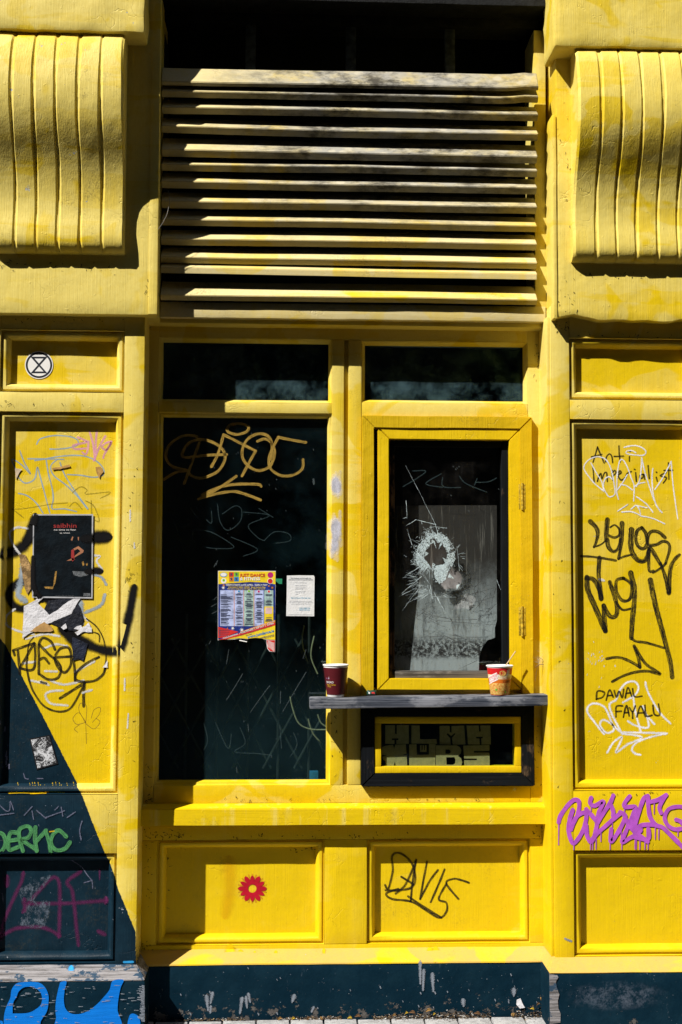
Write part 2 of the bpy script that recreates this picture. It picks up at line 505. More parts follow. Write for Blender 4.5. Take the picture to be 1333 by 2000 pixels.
def sheet(loops, d0, d1, view=None, mi=0, bm=None):
    """flat piece with thickness: loops measured in a view, from depth d0 (back) to d1 (front)"""
    b = bm or bmesh.new()
    ox, oy, k = view or (0, 0, 1)
    dm = d1
    front = lambda p: P(ox + p[0] / k, oy + p[1] / k, dm)
    def back(p):
        q = front(p); q.y = -d0; return q
    fv = tri_fill(b, loops, front, mi); bv = tri_fill(b, loops, back, mi)
    i = 0
    for l in loops:
        n = len(l)
        for j in range(n):
            a, c = i + j, i + (j + 1) % n
            f = b.faces.new((fv[a], fv[c], bv[c], bv[a])); f.material_index = mi
        i += n
    bmesh.ops.recalc_face_normals(b, faces=b.faces[:])
    return b

# ---------------------------------------------------------------- materials of the place
DP = 0.14
_np = [(268.3, 1990), (268.2, 1850), (266.0, 1819), (230, 1730), (222, 1703), (207, 1667), (186, 1616), (162, 1553), (153, 1540), (81, 1400), (0, 1245), (-50, 1150)]
NV = [(Z(u, v, 0.13), X(u, v, 0.13)) for u, v in _np]
NAVYDEF = ((NV[0][0], NV[-1][0]), (-1.4, -0.4), NV)
M_up = paint('yellow_paint_upper', (0.65, 1.0), chips=0.35, dirt=0.6, lumps=1.5)
M_upR = paint('yellow_paint_upper_right', (0.3, 0.78), chips=0.25, dirt=0.6, lumps=1.8)
M_upC = paint('yellow_paint_scroll', (0.5, 0.95), chips=0.9, dirt=1.3, lumps=1.6)
M_left = paint('yellow_paint_left_pilaster', (0.62, 0.95), chips=0.25, dirt=0.5, lumps=1.2, navy=NAVYDEF)
M_leftp = paint('yellow_paint_left_panel', (-0.1, 0.75), chips=0.15, dirt=0.5, lumps=1.3, navy=NAVYDEF)
M_right = paint('yellow_paint_right_pilaster', (0.05, 1.1), chips=0.2, dirt=0.5, lumps=1.0)
M_rightp = paint('yellow_paint_right_panel', (-0.05, 0.65), chips=0.3, dirt=0.4, lumps=1.3)
M_frame = paint('yellow_paint_window_frame', (0.45, 0.95), chips=0.15, dirt=0.7)
M_sill = paint('yellow_paint_sill', (-0.05, 0.75), chips=0.3, dirt=0.8, brush='x', drips=3.2)
M_riser = paint('yellow_paint_riser', (0.1, 0.25), chips=0.2, dirt=0.7, lumps=1.3)
M_ledge = paint('pale_yellow_paint_ledge', (0.75, 0.75), fad=(0.49, 0.325, 0.095), chips=0.6, dirt=0.6, brush='x')
M_slat = paint('yellow_paint_louvre', (0.7, 1.0), fad=(0.60, 0.51, 0.26), chips=0.3, dirt=1.2, grime=True, brush='x', rough=0.55)
M_hatch = paint('bright_yellow_paint_hatch', (-0.35, -0.2), sat=(0.66, 0.452, 0.003), chips=0.2, dirt=0.6, lumps=1.6)
M_outer = paint('ochre_yellow_paint_hatch_frame', (-0.2, 0.0), sat=(0.55, 0.365, 0.004), chips=0.25, dirt=0.8, lumps=2.4)
def navy_mat(name, wear=0.4, bloom=None):
    k = N(name)
    c = k.mix(k.ramp(k.noise(9, 5, 0.65), 0.35, 0.75), NAVY, (0.004, 0.020, 0.034))
    z = k.axis(2)
    low = k.ramp(z, GROUND + 0.16, GROUND + 0.0)
    cn = k.noise(17, 6, 0.74, k.pos((1, 1, 1.3)))
    thr = k.math('ADD', cn, k.math('MULTIPLY', low, 0.20 * wear / 0.4))
    m = k.ramp(k.math('ADD', thr, k.math('MULTIPLY', k.math('SUBTRACT', k.noise(130, 4, 0.7), 0.5), 0.10)), 0.735, 0.745)
    raw = k.mix(k.noise(40, 5, 0.7, k.pos((0.3, 1, 2))), (0.028, 0.022, 0.020), (0.15, 0.145, 0.14))
    c = k.mix(m, c, raw)
    sc = k.ramp(k.noise(26, 6, 0.8, k.pos((1.4, 1, 0.5), (7, 2, 1))), 0.62, 0.8, 0, 0.55)
    c = k.mix(sc, c, (0.13, 0.17, 0.22))
    c = k.mix(k.ramp(k.noise(190, 2, 0.5), 0.75, 0.78), c, (0.3, 0.33, 0.36))
    if bloom:
        bx = k.math('DIVIDE', k.math('SUBTRACT', k.axis(0), bloom[0]), bloom[2]); bz = k.math('DIVIDE', k.math('SUBTRACT', z, bloom[1]), bloom[3])
        rr_ = k.math('ADD', k.math('MULTIPLY', bx, bx), k.math('MULTIPLY', bz, bz))
        bm_ = k.math('MULTIPLY', k.ramp(rr_, 1.0, 0.0), k.ramp(k.noise(38, 7, 0.8), 0.42, 0.70, 0, 0.8))
        c = k.mix(bm_, c, (0.10, 0.12, 0.16))
    nr = k.bump(k.noise(30, 5, 0.6), 0.004, 0.6)
    nr = k.bump(k.math('MULTIPLY', m, -1.0), 0.003, 0.9, nr)
    k.bsdf(c, 0.75, 0.05, nr)
    return k.m
M_navy = navy_mat('navy_plinth_paint')
M_navyR = navy_mat('navy_plinth_paint_with_bloom', 0.25, (X(1205, 1945, .2), Z(1205, 1945, .2), .19, .055))
def weathered():
    k = N('weathered_grey_wood')
    g = k.noise(1, 6, 0.75, k.pos((5, 60, 130)), 0.6)
    c = k.mix(k.ramp(g, 0.32, 0.62), (0.05, 0.045, 0.042), (0.27, 0.262, 0.275))
    c = k.mix(k.ramp(k.noise(9, 6, 0.75, k.pos((1, 1, 2.5))), 0.53, 0.545), c, (0.03, 0.06, 0.10))
    k.bsdf(c, 0.85, 0.1, k.bump(g, 0.004, 0.9))
    return k.m
M_weather = weathered()
M_black = wood('black_stained_wood', (0.0025, 0.0035, 0.005), (0.007, 0.009, 0.012), (0.10, 0.065, 0.04), 0.18, rough=0.75)
M_blackv = wood('black_stained_upright', (0.0025, 0.0035, 0.005), (0.007, 0.009, 0.012), (0.12, 0.08, 0.05), 0.2, 'z', rough=0.75)
M_sashw = wood('scraped_black_sash', (0.003, 0.004, 0.005), (0.010, 0.010, 0.011), (0.20, 0.125, 0.07), 0.75, 'z', rough=0.75)
M_shelf = wood('blue_grey_shelf_wood', (0.010, 0.017, 0.030), (0.14, 0.15, 0.185), (0.26, 0.27, 0.305), 0.85)
M_greyw = wood('worn_grey_sash_wood', (0.05, 0.045, 0.04), (0.16, 0.14, 0.12), (0.24, 0.22, 0.2), 0.5)
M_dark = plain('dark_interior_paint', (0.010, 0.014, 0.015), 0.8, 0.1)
M_timber_shade = plain('black_timber_and_gap_shade', (0.012, 0.013, 0.014), 0.7, 0.2, 0.4, 0.002)  # black boards; also the painted shade between the slats
M_bar = plain('grey_painted_bar', (0.06, 0.075, 0.085), 0.6, 0.3, 0.5)
M_glass = glass('dark_window_glass', 0.03, dust_sheen_col=(0.075, 0.18, 0.225), spec=0.06, low=(Z(480, 1480, 0), Z(480, 1260, 0), 0.045))  # light dust, plus a teal street reflection painted into the lower pane
M_tglass = glass('dusty_transom_glass', 0.75, dust_sheen_col=(0.052, 0.095, 0.115), sc=11)
M_hglass = glass('dirty_hatch_glass', 0.06, tint=(0.86, 0.90, 0.90), dust_sheen_col=(0.15, 0.135, 0.125), sc=7, streak=True)
M_mglass = glass('menu_glass', 0.04)
M_steel = plain('dull_steel', (0.022, 0.024, 0.024), 0.5, 0.5, 0.4)

# ---------------------------------------------------------------- ground, street
def flat(name, x0, x1, y0, y1, z, m):
    b = bmesh.new(); quad(b, [(x0, y0, z), (x1, y0, z), (x1, y1, z), (x0, y1, z)])
    return put(name, b, m, kind='structure')
M_conc = plain('pale_concrete', (0.34, 0.345, 0.35), 0.85, 0.2, 0.22, 0.003, sc=60)
M_asph = plain('asphalt', (0.055, 0.055, 0.056), 0.9, 0.2, 0.2, 0.004, sc=90)
M_bed = plain('gritty_joint', (0.10, 0.095, 0.085), 0.95, 0.1, 0.4, 0.003, sc=150)
flat('road', -60, 60, -90, -2.6, GROUND - 0.13, M_asph)
M_flag = plain('worn_dark_flagstone', (0.09, 0.09, 0.09), 0.85, 0.2, 0.25, 0.003, sc=30)
pav = put('pavement', box(-8, 8, 0.0, 2.6, GROUND - 0.25, GROUND - 0.018, 0.004, 0, 0), M_bed, kind='structure')
pav_slab = box(-8, 8, 0.66, 2.594, GROUND - 0.10, GROUND, 0.004, 0, 0)
put('paving_slab', pav_slab, M_flag, pav)
rnd = random.Random(3)
pw, pd = 0.1165, 0.195
pm = None
x_start = X(730, 1990, 0.06) - 14 * pw
for row in range(3):
    for i in range(26):
        cx = x_start + i * pw + (pw / 2 if row % 2 else 0)
        cyd = 0.066 + pd * (row + 0.5)
        if pm is None:
            o = put('paver', box(cx - pw / 2 + 0.003, cx + pw / 2 - 0.003, cyd - pd / 2 + 0.003, cyd + pd / 2 - 0.003, GROUND - 0.05, GROUND, 0.004, 0, 0.0006), M_conc, pav, loc=(cx, -cyd, GROUND))
            pm = o.data
        else:
            o = bpy.data.objects.new('paver', pm); COL.objects.link(o); o.parent = pav
            o.location = (cx, -cyd, GROUND + rnd.uniform(-0.002, 0.002))
            o.rotation_euler = (rnd.uniform(-.006, .006), rnd.uniform(-.006, .006), 0)

# unseen terrace added across the street to block skylight and darken reflections
M_brick = plain('dark_brick', (0.075, 0.055, 0.045), 0.85, 0.2, 0.3, 0.004, sc=8)
ter = put('unseen_terrace', box(-30, 30, 11.5, 19, GROUND - .2, 19.0, 0.02, 0, 0), M_brick, kind='structure')
wb = bmesh.new()
for fl in range(5):
    for i in range(-9, 10):
        box(i * 3.1 - .55, i * 3.1 + .55, 11.42, 11.52, GROUND + 1.0 + fl * 3.1, GROUND + 2.8 + fl * 3.1, 0, 0, 0, bm=wb)
put('window', wb, M_timber_shade, ter, kind='stuff')

# ---------------------------------------------------------------- pilasters
def ovolo_panel(parent, x0, x1, z0, z1, d, mm, mp, seed):
    mo = put('moulding', moulding(x0, x1, z0, z1, d), mm, parent, smooth=False)
    b = box(x0 + 0.02, x1 - 0.02, d - 0.075, d - 0.0365, z0 + 0.02, z1 - 0.02, 0, 0.06, 0.0004, seed)
    return put('panel', b, mp, parent)
CPROF = [(64, .078), (72, .097), (84, .112), (104, .124), (130, .133), (158, .138), (185, .137), (208, .132), (230, .1235), (252, .111), (274, .0955), (296, .079), (318, .064), (340, .052), (362, .043), (388, .037), (415, .036), (445, .042), (468, .044), (482, .037), (492, .023), (497, .003)]
def corbel(parent, edges, dblk, vs, um, label, mat):
    """S-shaped bracket with six rounded ribs: edges in world x, vs maps CPROF's v"""
    pr = [(dblk + e, Z(um, vs(v), dblk + e)) for v, e in CPROF]
    x0, x1 = edges[0], edges[-1]
    core = [(d - 0.0065, z) for d, z in pr]
    core = [(dblk - 0.02, core[0][1] + 0.004)] + core + [(dblk - 0.02, core[-1][1])]
    c = put('corbel', prism(core, 'x', x0 + 0.004, x1 - 0.004), mat, parent, label=label)
    for i, (a, b2) in enumerate(zip(edges, edges[1:])):
        b = bmesh.new()
        n = 10
        g = 0.0009
        cols = []
        dense = []
        for (d0, z0), (d1, z1) in zip(pr, pr[1:]):
            for t in (0, .5): dense.append((d0 + (d1 - d0) * t, z0 + (z1 - z0) * t))
        dense.append(pr[-1])
        for k in range(n + 1):
            s = k / n
            e = min(s, 1 - s) * (b2 - a)
            r = 0.0060
            drop = 0.0 if e >= r else r - math.sqrt(max(0, r * r - (r - e) ** 2))
            if k in (0, n): drop = 0.0075
            xs = a + g + (b2 - a - 2 * g) * (s if 0 < k < n else (0.0 if k == 0 else 1.0))
            cols.append([b.verts.new((xs + .0016 * math.sin(z * 9 + i * 2.2), -(d - drop), z)) for d, z in dense])
        for ca, cb in zip(cols, cols[1:]):
            for j in range(len(ca) - 1):
                f = b.faces.new((ca[j], cb[j], cb[j + 1], ca[j + 1])); f.smooth = True
        for e_ in (0, -1):                                   # top and bottom caps
            b.faces.new([q[e_] for q in cols] + [b.verts.new((x, -(dblk + 0.0), pr[e_][1])) for x in (b2 - g, a + g)])
        bmesh.ops.recalc_face_normals(b, faces=b.faces[:])
        wob(b, 0.0022, 6, seed=i * 3.7)
        put('rib', b, mat, c)
    return c
def rough_block(x0, x1, d0, d1, z0, z1, amp, seed, bev=0.008):
    b = box(x0, x1, d0, d1, z0, z1, bev, 0.035, 0)
    for v in b.verts:
        p = v.co * 9 + Vector((seed, 0, 0))
        v.co += noise.noise_vector(p) * amp + noise.noise_vector(p * 3.3) * amp * 0.5
    return b
def skirt(x0, x1, d0, z1, X0, X1, D1, z0):
    """sloping ledge round a base: top edge x0..x1 at d0, bottom edge X0..X1 at D1"""
    b = bmesh.new()
    t = [b.verts.new(p) for p in ((x0, 0.02, z1), (x0, -d0, z1), (x1, -d0, z1), (x1, 0.02, z1))]
    q = [b.verts.new(p) for p in ((X0, 0.02, z0), (X0, -D1, z0), (X1, -D1, z0), (X1, 0.02, z0))]
    for i in range(3): b.faces.new((t[i], t[i + 1], q[i + 1], q[i]))
    b.faces.new(q)
    b.faces.new(t[::-1])
    b.faces.new((t[3], t[0], q[0], q[3]))
    bmesh.ops.recalc_face_normals(b, faces=b.faces[:])
    bmesh.ops.bevel(b, geom=b.edges[:], offset=0.003, segments=2, affect='EDGES')
    cut(b, 0.05); wob(b, 0.0014, 12)
    return b
BASE = 0.20
# ---- the pilaster at the left
LX0, LX1 = X(-48, 700, DP), X(275, 1250, DP)
LO0, LO1 = X(-6, 1000, DP), X(236.5, 1150, DP)
zl = lambda v, d=DP: Z(120, v, d)
left = thing('pilaster', (X(113, 1900, DP), -DP, GROUND), 'yellow pilaster with a dark navy painted lower corner and a large black spray paint smile', 'pilaster', 'pilasters either side of the shop window')
put('stile', box(LX0, LO0, -.05, DP, zl(1900), zl(600), 0.003, amp=.0005, seed=1), M_left, left)
put('stile', box(LO1, LX1, -.05, DP, zl(1900), zl(600), 0.003, amp=.0005, seed=2), M_left, left)
for i, (a, b_) in enumerate(((600, 645), (765, 804), (1551, 1667), (1881, 1902))):
    put('rail', box(LO0 + .0005, LO1 - .0005, 0.02, DP - 0.0012, zl(b_), zl(a), 0.002, amp=.0005, seed=3 + i), M_left, left)
Lp1 = ovolo_panel(left, LO0, LO1, zl(765), zl(645), DP, M_left, M_leftp, 1)
Lp2 = ovolo_panel(left, LO0, LO1, zl(1551), zl(804), DP, M_left, M_leftp, 2)
Lp3 = ovolo_panel(left, LO0, LO1, zl(1881), zl(1667), DP, M_left, M_leftp, 3)
DB = 0.18
LB1 = X(309.5, 400, DB)
put('block', box(LX0 - .07, LB1, -.06, DB, Z(140, 613, DB), 4.3, 0.004, 0.06, 0.0014, 4), M_up, left)
put('edge_strip', box(LB1 - .030, LB1 + .001, DB - .01, DB + .0025, Z(290, 614, DB), 3.75, 0.002, 0.06, 0.0008, 5), M_up, left)
ledges = [X((t + b_) / 2, 260, DB + .085) for t, b_ in ((-15, -17), (28, 26), (71, 67), (114.5, 109), (157, 153), (200.6, 197), (247, 240.5))]
corbel(left, ledges, DB, lambda v: v, 120, 'scroll bracket with six ribs and worn blue-grey patches', M_upC)
put('cornice', rough_block(LX0 - .1, X(284, 30, .285), .1, .285, Z(140, 60, .285), 4.2, 0.006, 3.0, 0.012), M_up, left)
put('ledge', skirt(LX0, LX1, DP, zl(1884), LX0 - .04, X(283, 1917, BASE), BASE, Z(120, 1917.5, BASE)), M_weather, left, label='bare weathered grey ledge board')
put('plinth', box(LX0 - .05, X(282.5, 1950, BASE), -.05, BASE - .002, GROUND - .05, Z(120, 1918.5, BASE), 0.004, 0.05, 0.0016, 6), M_navy, left)
# ---- the pilaster at the right
RX0, RX1 = X(1079, 1200, DP), X(1404, 1200, DP)
RO0, RO1 = X(1117, 1250, DP), X(1366, 1250, DP)
zr = lambda v, d=DP: Z(1200, v, d)
right = thing('pilaster', (X(1240, 1900, DP), -DP, GROUND), 'yellow pilaster with black marker tags and a purple drippy tag below them', 'pilaster', 'pilasters either side of the shop window')
put('stile', box(RX0, RO0, -.05, DP, zr(1880), zr(600), 0.003, amp=.0005, seed=11), M_right, right)
put('stile', box(RO1, RX1, -.05, DP, zr(1880), zr(600), 0.003, seed=12), M_right, right)
put('edge_strip', box(RX0 - .011, RX0 + .0005, -.05, DP - .006, zr(1868), zr(620), 0.003, seed=13), M_right, right)
for i, (a, b_) in enumerate(((600, 661), (780, 819), (1543, 1661), (1867, 1885))):
    put('rail', box(RO0 + .0005, RO1 - .0005, 0.02, DP - 0.0012, zr(b_), zr(a), 0.002, amp=.0005, seed=14 + i), M_right, right)
Rp1 = ovolo_panel(right, RO0, RO1, zr(780), zr(661), DP, M_right, M_rightp, 5)
Rp2 = ovolo_panel(right, RO0, RO1, zr(1543), zr(819), DP, M_right, M_rightp, 6)
Rp3 = ovolo_panel(right, RO0, RO1, zr(1867), zr(1661), DP, M_right, M_rightp, 7)
RB0 = X(1079, 350, DB)
bb = box(RB0 + .016, RX1 + .07, -.06, DB, Z(1200, 625, DB), 4.3, 0.004, 0.03, 0.0014, 14)
for v in bb.verts:                                              # broken plaster along the lower edge
    zb = Z(1200, 625, DB)
    if v.co.z < zb + 0.07:
        k_ = 1 - (v.co.z - zb) / 0.07
        v.co.z += k_ * (0.010 * noise.noise(Vector((v.co.x * 16, 3.1, 0))) + 0.010 * noise.noise(Vector((v.co.x * 50, 1.1, 0)))) + k_ * 0.018 * math.exp(-((v.co.x - X(1120, 620, DB)) / 0.05) ** 2)
        v.co.y += k_ * 0.006 * noise.noise(v.co * 40)
put('block', bb, M_upR, right)
put('edge_strip', box(RB0, RB0 + .0145, -.06, DB + .004, Z(1078, 622, DB), Z(1078, 225, DB), 0.003, 0.05, 0.0015, 15), M_upR, right, label='cracked edge strip with peeling paint')
redges = [X((t + b_) / 2, 290, DB + .085) for t, b_ in ((1126, 1123), (1171.7, 1169), (1211, 1207.5), (1251, 1247.5), (1292.5, 1288), (1332, 1328), (1372, 1368))]
corbel(right, redges, DB, lambda v: 95 + (v - 64) * (420 / 433.0), 1240, 'smooth scroll bracket with six ribs', M_upR)
put('cornice', rough_block(X(1082, 40, .285), RX1 + .12, .1, .285, Z(1220, 92, .285), 4.2, 0.005, 8.0, 0.012), M_upR, right)
put('ledge', skirt(RX0 - .009, RX1, DP, zr(1868), X(1073, 1900, BASE), RX1 + .05, BASE, Z(1200, 1900.5, BASE)), M_ledge, right)
put('plinth', box(X(1073.5, 1950, BASE), RX1 + .06, -.05, BASE - .002, GROUND - .05, Z(1200, 1902, BASE), 0.004, 0.05, 0.0016, 16), M_navyR, right)

put('bare_edge', sheet([[(296, 493), (355, 500), (365, 515), (345, 550), (352, 590), (372, 650), (360, 700), (365, 760), (382, 800), (380, 870), (300, 880)]], BASE - .01, BASE + .0006, (1000, 1780, 4.003)), M_weather, right, label='bare grey edge where the navy paint has peeled')

# ---------------------------------------------------------------- louvred vent over the window
vent = thing('louvre_vent', (X(680, 610, .1), -0.1, Z(680, 630, .1)), 'sooty yellow louvre of uneven wooden slats above the shop window', 'vent')
VX0, VX1 = LB1 + 0.004, X(1047, 350, .1)
slats = [(158, 165, 64, .070, .55), (178, 188, 45, .070, .7), (209.5, 220.5, 44, .07, .7), (247.5, 259, 44, .07, .7), (292, 304, 52, .075, .7), (320, 331, 38, .07, .7), (354, 365.5, 44, .07, .7), (392, 404, 45, .07, .7), (428, 438.5, 44, .07, .7), (466, 477, 44, .07, .7), (502, 512.5, 45, .07, .7), (523, 535, 40, .06, .05), (575, 584.5, 48, .085, .7)]
DF = 0.112
for i, (vb, ve, ang, ln, back) in enumerate(slats):
    DF = 0.112 + 0.052 * max(0.0, 1 - i / 8.0)
    z0 = Z(335, vb, DF); h = z0 - Z(335, ve, DF)
    a = R(ang); t = 0.016
    dz = 0.0
    tz = 1
    A = (DF, z0); B_ = (DF - back * h, z0 - h)
    C_ = (DF - ln * math.cos(a), z0 + ln * math.sin(a))
    D_ = (C_[0] - t * math.sin(a), C_[1] - t * math.cos(a))
    b = prism([A, C_, D_, B_], 'x', VX0, VX1, 0.002, 0.05, 0.0)
    wob(b, 0.0016, 3.2, seed=i * 5.1)
    for v in b.verts:
        v.co.z += 0.0045 * noise.noise(Vector((v.co.x * 1.1, i * 2.7, 0)))
        if i in (0, 1): v.co.z += 0.010 * math.exp(-((v.co.x - VX1 + .03) / 0.06) ** 2)
    b.normal_update()
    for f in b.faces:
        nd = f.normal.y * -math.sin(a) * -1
        if f.normal.z < -0.05 and f.normal.y > -0.25 or f.normal.y > 0.5: f.material_index = 1  # undersides and backs coloured near-black: gap shade put into the colour
    put('slat', b, [M_slat, M_timber_shade], vent)
zb0, zb1 = Z(680, 622, .1), Z(680, 592, .1)
put('beam', box(VX0 - .002, VX1 + .035, -.05, .086, zb0, zb1, 0.003, 0.05, 0.0018, 21), M_slat, vent)
put('bed_moulding', box(VX0 - .03, VX1 + .035, -.05, .060, zb0 - .016, zb0 + .002, 0.004, 0.06, 0.001, 22), M_frame, vent)
put('jamb', box(VX1 + .001, RB0 + .002, -.1, .072, zb1 - .002, Z(1050, 60, .07), 0.003, 0.05, 0.002, 23), M_up, vent)
put('jamb', box(VX0 - .03, VX0 - .001, -.1, .05, zb1 - .002, Z(318, 60, .07), 0.003, 0.05, 0.002, 24), M_timber_shade, vent)
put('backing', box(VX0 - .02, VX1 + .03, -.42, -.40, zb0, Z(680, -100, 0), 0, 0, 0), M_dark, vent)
for u in (490, 685.5, 879):
    put('bar', box(X(u - 10, 90, .02), X(u + 10, 90, .02), .005, .022, Z(u, 160, .02), Z(u, 40, .02), 0.002, 0.05, 0.001, u), M_bar, vent)
put('head_board', box(VX0 - .03, VX1 + .03, -.06, .045, Z(680, 47, .045), Z(680, -40, .045), 0.003, 0.06, 0.0016, 25), M_timber_shade, vent)
put('fascia_board', box(VX0 - .03, VX1 + .05, .02, .150, Z(680, 3, .15), Z(680, -170, .15), 0.004, 0.08, 0.0016, 26), M_timber_shade, vent)

# ---------------------------------------------------------------- shop window
win = thing('shop_window', (X(660, 1566, 0), 0.0, Z(660, 1566, 0)), 'yellow framed shop window with two dusty transom panes above a big dark pane', 'window')
wx0 = LX1 - 0.004
wA, wB = X(305, 1150, 0), X(647.5, 1150, 0)
wC, wD = X(671, 1150, 0), X(676.5, 1150, 0)
wE, wF = X(706, 1150, 0), X(1034, 1150, 0)
wG = X(1064, 1150, 0) + 0.02
zt = Z(680, 632, 0)
zT0, zT1 = Z(480, 786, 0), Z(480, 661, 0)            # transom opening
zM0, zM1 = Z(480, 1534, 0), Z(480, 806, 0)           # main opening
zB = Z(660, 1568, 0)
put('stile', box(wx0, wA, -.07, 0, zB, zt + .05, 0.002, seed=31), M_frame, win)
ml = box(wB, wC, -.07, 0, zM0 + .0005, zT1 - .0005, 0.002, seed=32); put('mullion', ml, M_frame, win)
zz0, zz1 = zM0 + .0005, zT1 - .0005
put('mullion', prism([(wC + .001, -.022), (wD, -.022), (wD + .010, 0.0), (wE, 0.0), (wE, .07), (wC + .001, .07)], 'z', 0, 1) if False else box(wD + .006, wE, -.07, 0.0005, zM0 + .0005, zT1 - .0005, 0.005, seed=33), M_frame, win)
put('mullion_groove', box(wC + .0005, wD + .007, -.07, -.014, zz0, zz1, 0.001, 0.08, 0.0005), M_frame, win)
put('stile', box(wF, wG, -.07, 0, zB, zt + .05, 0.002, seed=34), M_frame, win)
put('head_rail', box(wA + .0005, wF - .0005, -.07, -.0008, zT1, zt + .05, 0.002, seed=35), M_frame, win)
put('transom_rail', box(wA + .0005, wB - .0005, -.07, -.0008, zM1, zT0, 0.002, seed=36), M_frame, win)
zh = Z(870, 811, 0)
put('transom_rail', box(wE + .0005, wF - .0005, -.07, -.0008, zh - .012, Z(870, 787, 0), 0.002, seed=37), M_frame, win)
put('bottom_rail', box(wA + .0005, wF - .0005, -.07, -.0008, zB, zM0, 0.002, seed=38), M_frame, win)
put('apron_board', box(wE + .0005, wF - .0005, -.07, -.0012, Z(870, 1386, 0), Z(870, 1345, 0), 0.002, seed=39), M_frame, win)
BEAD = [(0, -.001), (.0012, -.0065), (.002, -.0075), (.010, -.0095), (.015, -.024), (.016, -.030)]
TB = [(0, -.001), (.001, -.005), (.0025, -.005), (.0125, -.024), (.013, -.030)]
def pane(name, x0, x1, z0, z1, prof, mg, label=None):
    put('glazing_bead', moulding(x0, x1, z0, z1, 0, prof), M_frame, win)
    g = box(x0 + .004, x1 - .004, -.034, -.029, z0 + .004, z1 - .004, 0, 0, 0)
    return put('glass_pane', g, mg, win, label=label)
pT1 = pane('t', wA, wB, zT0, zT1, TB, M_tglass)
pT2 = pane('t', wE, wF, Z(870, 787.5, 0), Z(870, 667, 0), TB, M_tglass)
put('head_fillet', box(wE + .0005, wF - .0005, -.07, -.001, Z(870, 667, 0), zT1 - .0005, 0.001, 0.08, 0.0006), M_frame, win)
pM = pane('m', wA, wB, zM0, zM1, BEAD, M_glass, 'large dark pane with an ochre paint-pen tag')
sillo = prism([(-.02, Z(660, 1568, 0)), (.003, Z(660, 1568.5, 0)), (.048, Z(660, 1579, .048)), (.049, Z(660, 1612.5, .049)), (-.02, Z(660, 1612.5, .049))], 'x', LX1 - .003, X(1074, 1590, .05), 0.0025, 0.05, 0.0012)
put('sill', sillo, M_sill, win)

# ---------------------------------------------------------------- stall riser below the window
ris = thing('stall_riser', (X(660, 1988, .055), -0.055, GROUND), 'yellow stall riser with two moulded panels, a red flower stencil and a navy plinth', 'panelled wall')
zS = Z(660, 1612, 0)
oL = (X(306, 1740, 0), X(634, 1740, 0)); oR = (X(717, 1740, 0), X(1036, 1740, 0))
zO0, zO1 = Z(680, 1844, 0), Z(680, 1640, 0)
zK1, zK0 = Z(680, 1852, 0.002), Z(680, 1881.5, .056)
put('rail', box(LX1 - .004, wG, -.06, -.0006, zO1, zS, 0.002, seed=41), M_riser, ris)
put('rail', box(LX1 - .004, wG, -.06, -.0006, zK1 - .03, zO0, 0.002, seed=42), M_riser, ris)
for i, (a, b_) in enumerate(((LX1 - .004, oL[0]), (oL[1], oR[0]), (oR[1], wG))):
    put('stile', box(a, b_, -.06, 0, zO0 + .0005, zO1 - .0005, 0.002, seed=43 + i), M_riser, ris)
Kp1 = ovolo_panel(ris, oL[0], oL[1], zO0, zO1, 0, M_riser, M_riser, 8)
Kp2 = ovolo_panel(ris, oR[0], oR[1], zO0, zO1, 0, M_riser, M_riser, 9)
put('ledge', prism([(-.02, zK1), (.002, zK1), (.056, zK0), (.056, zK0 - .004), (-.02, zK0 - .004)], 'x', LX1 - .003, X(1074, 1880, .05), 0.002, 0.05, 0.0014), M_ledge, ris)
put('plinth', box(LX1 - .003, X(1078, 1930, .05), -.06, .0545, GROUND - .05, zK0 - .0045, 0.003, 0.045, 0.0024, 46), M_navy, ris)

# ---------------------------------------------------------------- serving hatch
def mitre_frame(parent, name, x0, x1, z0, z1, wd, d0, d1, mats, sides='lrtb', seed=0, bev=0.0025, amp=0.001):
    g = 0.0004
    polys = {'l': [(x0, z0), (x0 + wd, z0 + wd), (x0 + wd, z1 - wd), (x0, z1)], 'r': [(x1, z0), (x1, z1), (x1 - wd, z1 - wd), (x1 - wd, z0 + wd)],
             't': [(x0 + g, z1), (x0 + wd + g, z1 - wd), (x1 - wd - g, z1 - wd), (x1 - g, z1)], 'b': [(x0 + g, z0), (x1 - g, z0), (x1 - wd - g, z0 + wd), (x0 + wd + g, z0 + wd)]}
    r = []
    for i, sd in enumerate(sides):
        r.append(put(name, prism(polys[sd], 'y', d0, d1 - (0.0004 if sd in 'tb' else 0), bev, 0.06, amp, seed=seed + i), mats[sd] if isinstance(mats, dict) else mats, parent))
    return r
hat = thing('serving_hatch', (X(875, 1348, .02), -0.02, Z(875, 1348, .02)), 'bright yellow hinged serving hatch with a smashed pane', 'hatch')
hx0, hx1, hz1, hz0 = X(707, 1080, .022), X(1042, 1080, .022), Z(875, 812.5, .022), Z(875, 1352, .022)
wdt = X(731.5, 1080, .022) - hx0
mitre_frame(hat, 'frame_board', hx0, hx1, hz0 - wdt, hz1, wdt, -.05, .022, M_outer, 'lrt', 51, amp=0.0016)
cx0, cx1, cz1, cz0 = X(738, 1090, .016), X(1018.5, 1090, .016), Z(875, 836.5, .016), Z(875, 1348, .016)
mitre_frame(hat, 'casement_board', cx0, cx1, cz0, cz1, X(760.5, 1090, .016) - cx0, -.04, .017, M_hatch, 'lrtb', 55)
sx0, sx1, sz1, sz0 = X(760.5, 1090, .016), X(996, 1090, .016), Z(875, 858.5, .016), Z(875, 1326, .016)
sw = X(772, 1090, 0) - X(760.5, 1090, 0)
put('sash_board', box(sx0 + .0004, sx0 + sw, -.045, -.004, sz0, sz1, 0.002, seed=61), M_sashw, hat)
put('sash_board', box(sx1 - sw - .002, sx1 - .0004, -.045, -.004, sz0, sz1, 0.002, seed=62), M_blackv, hat)
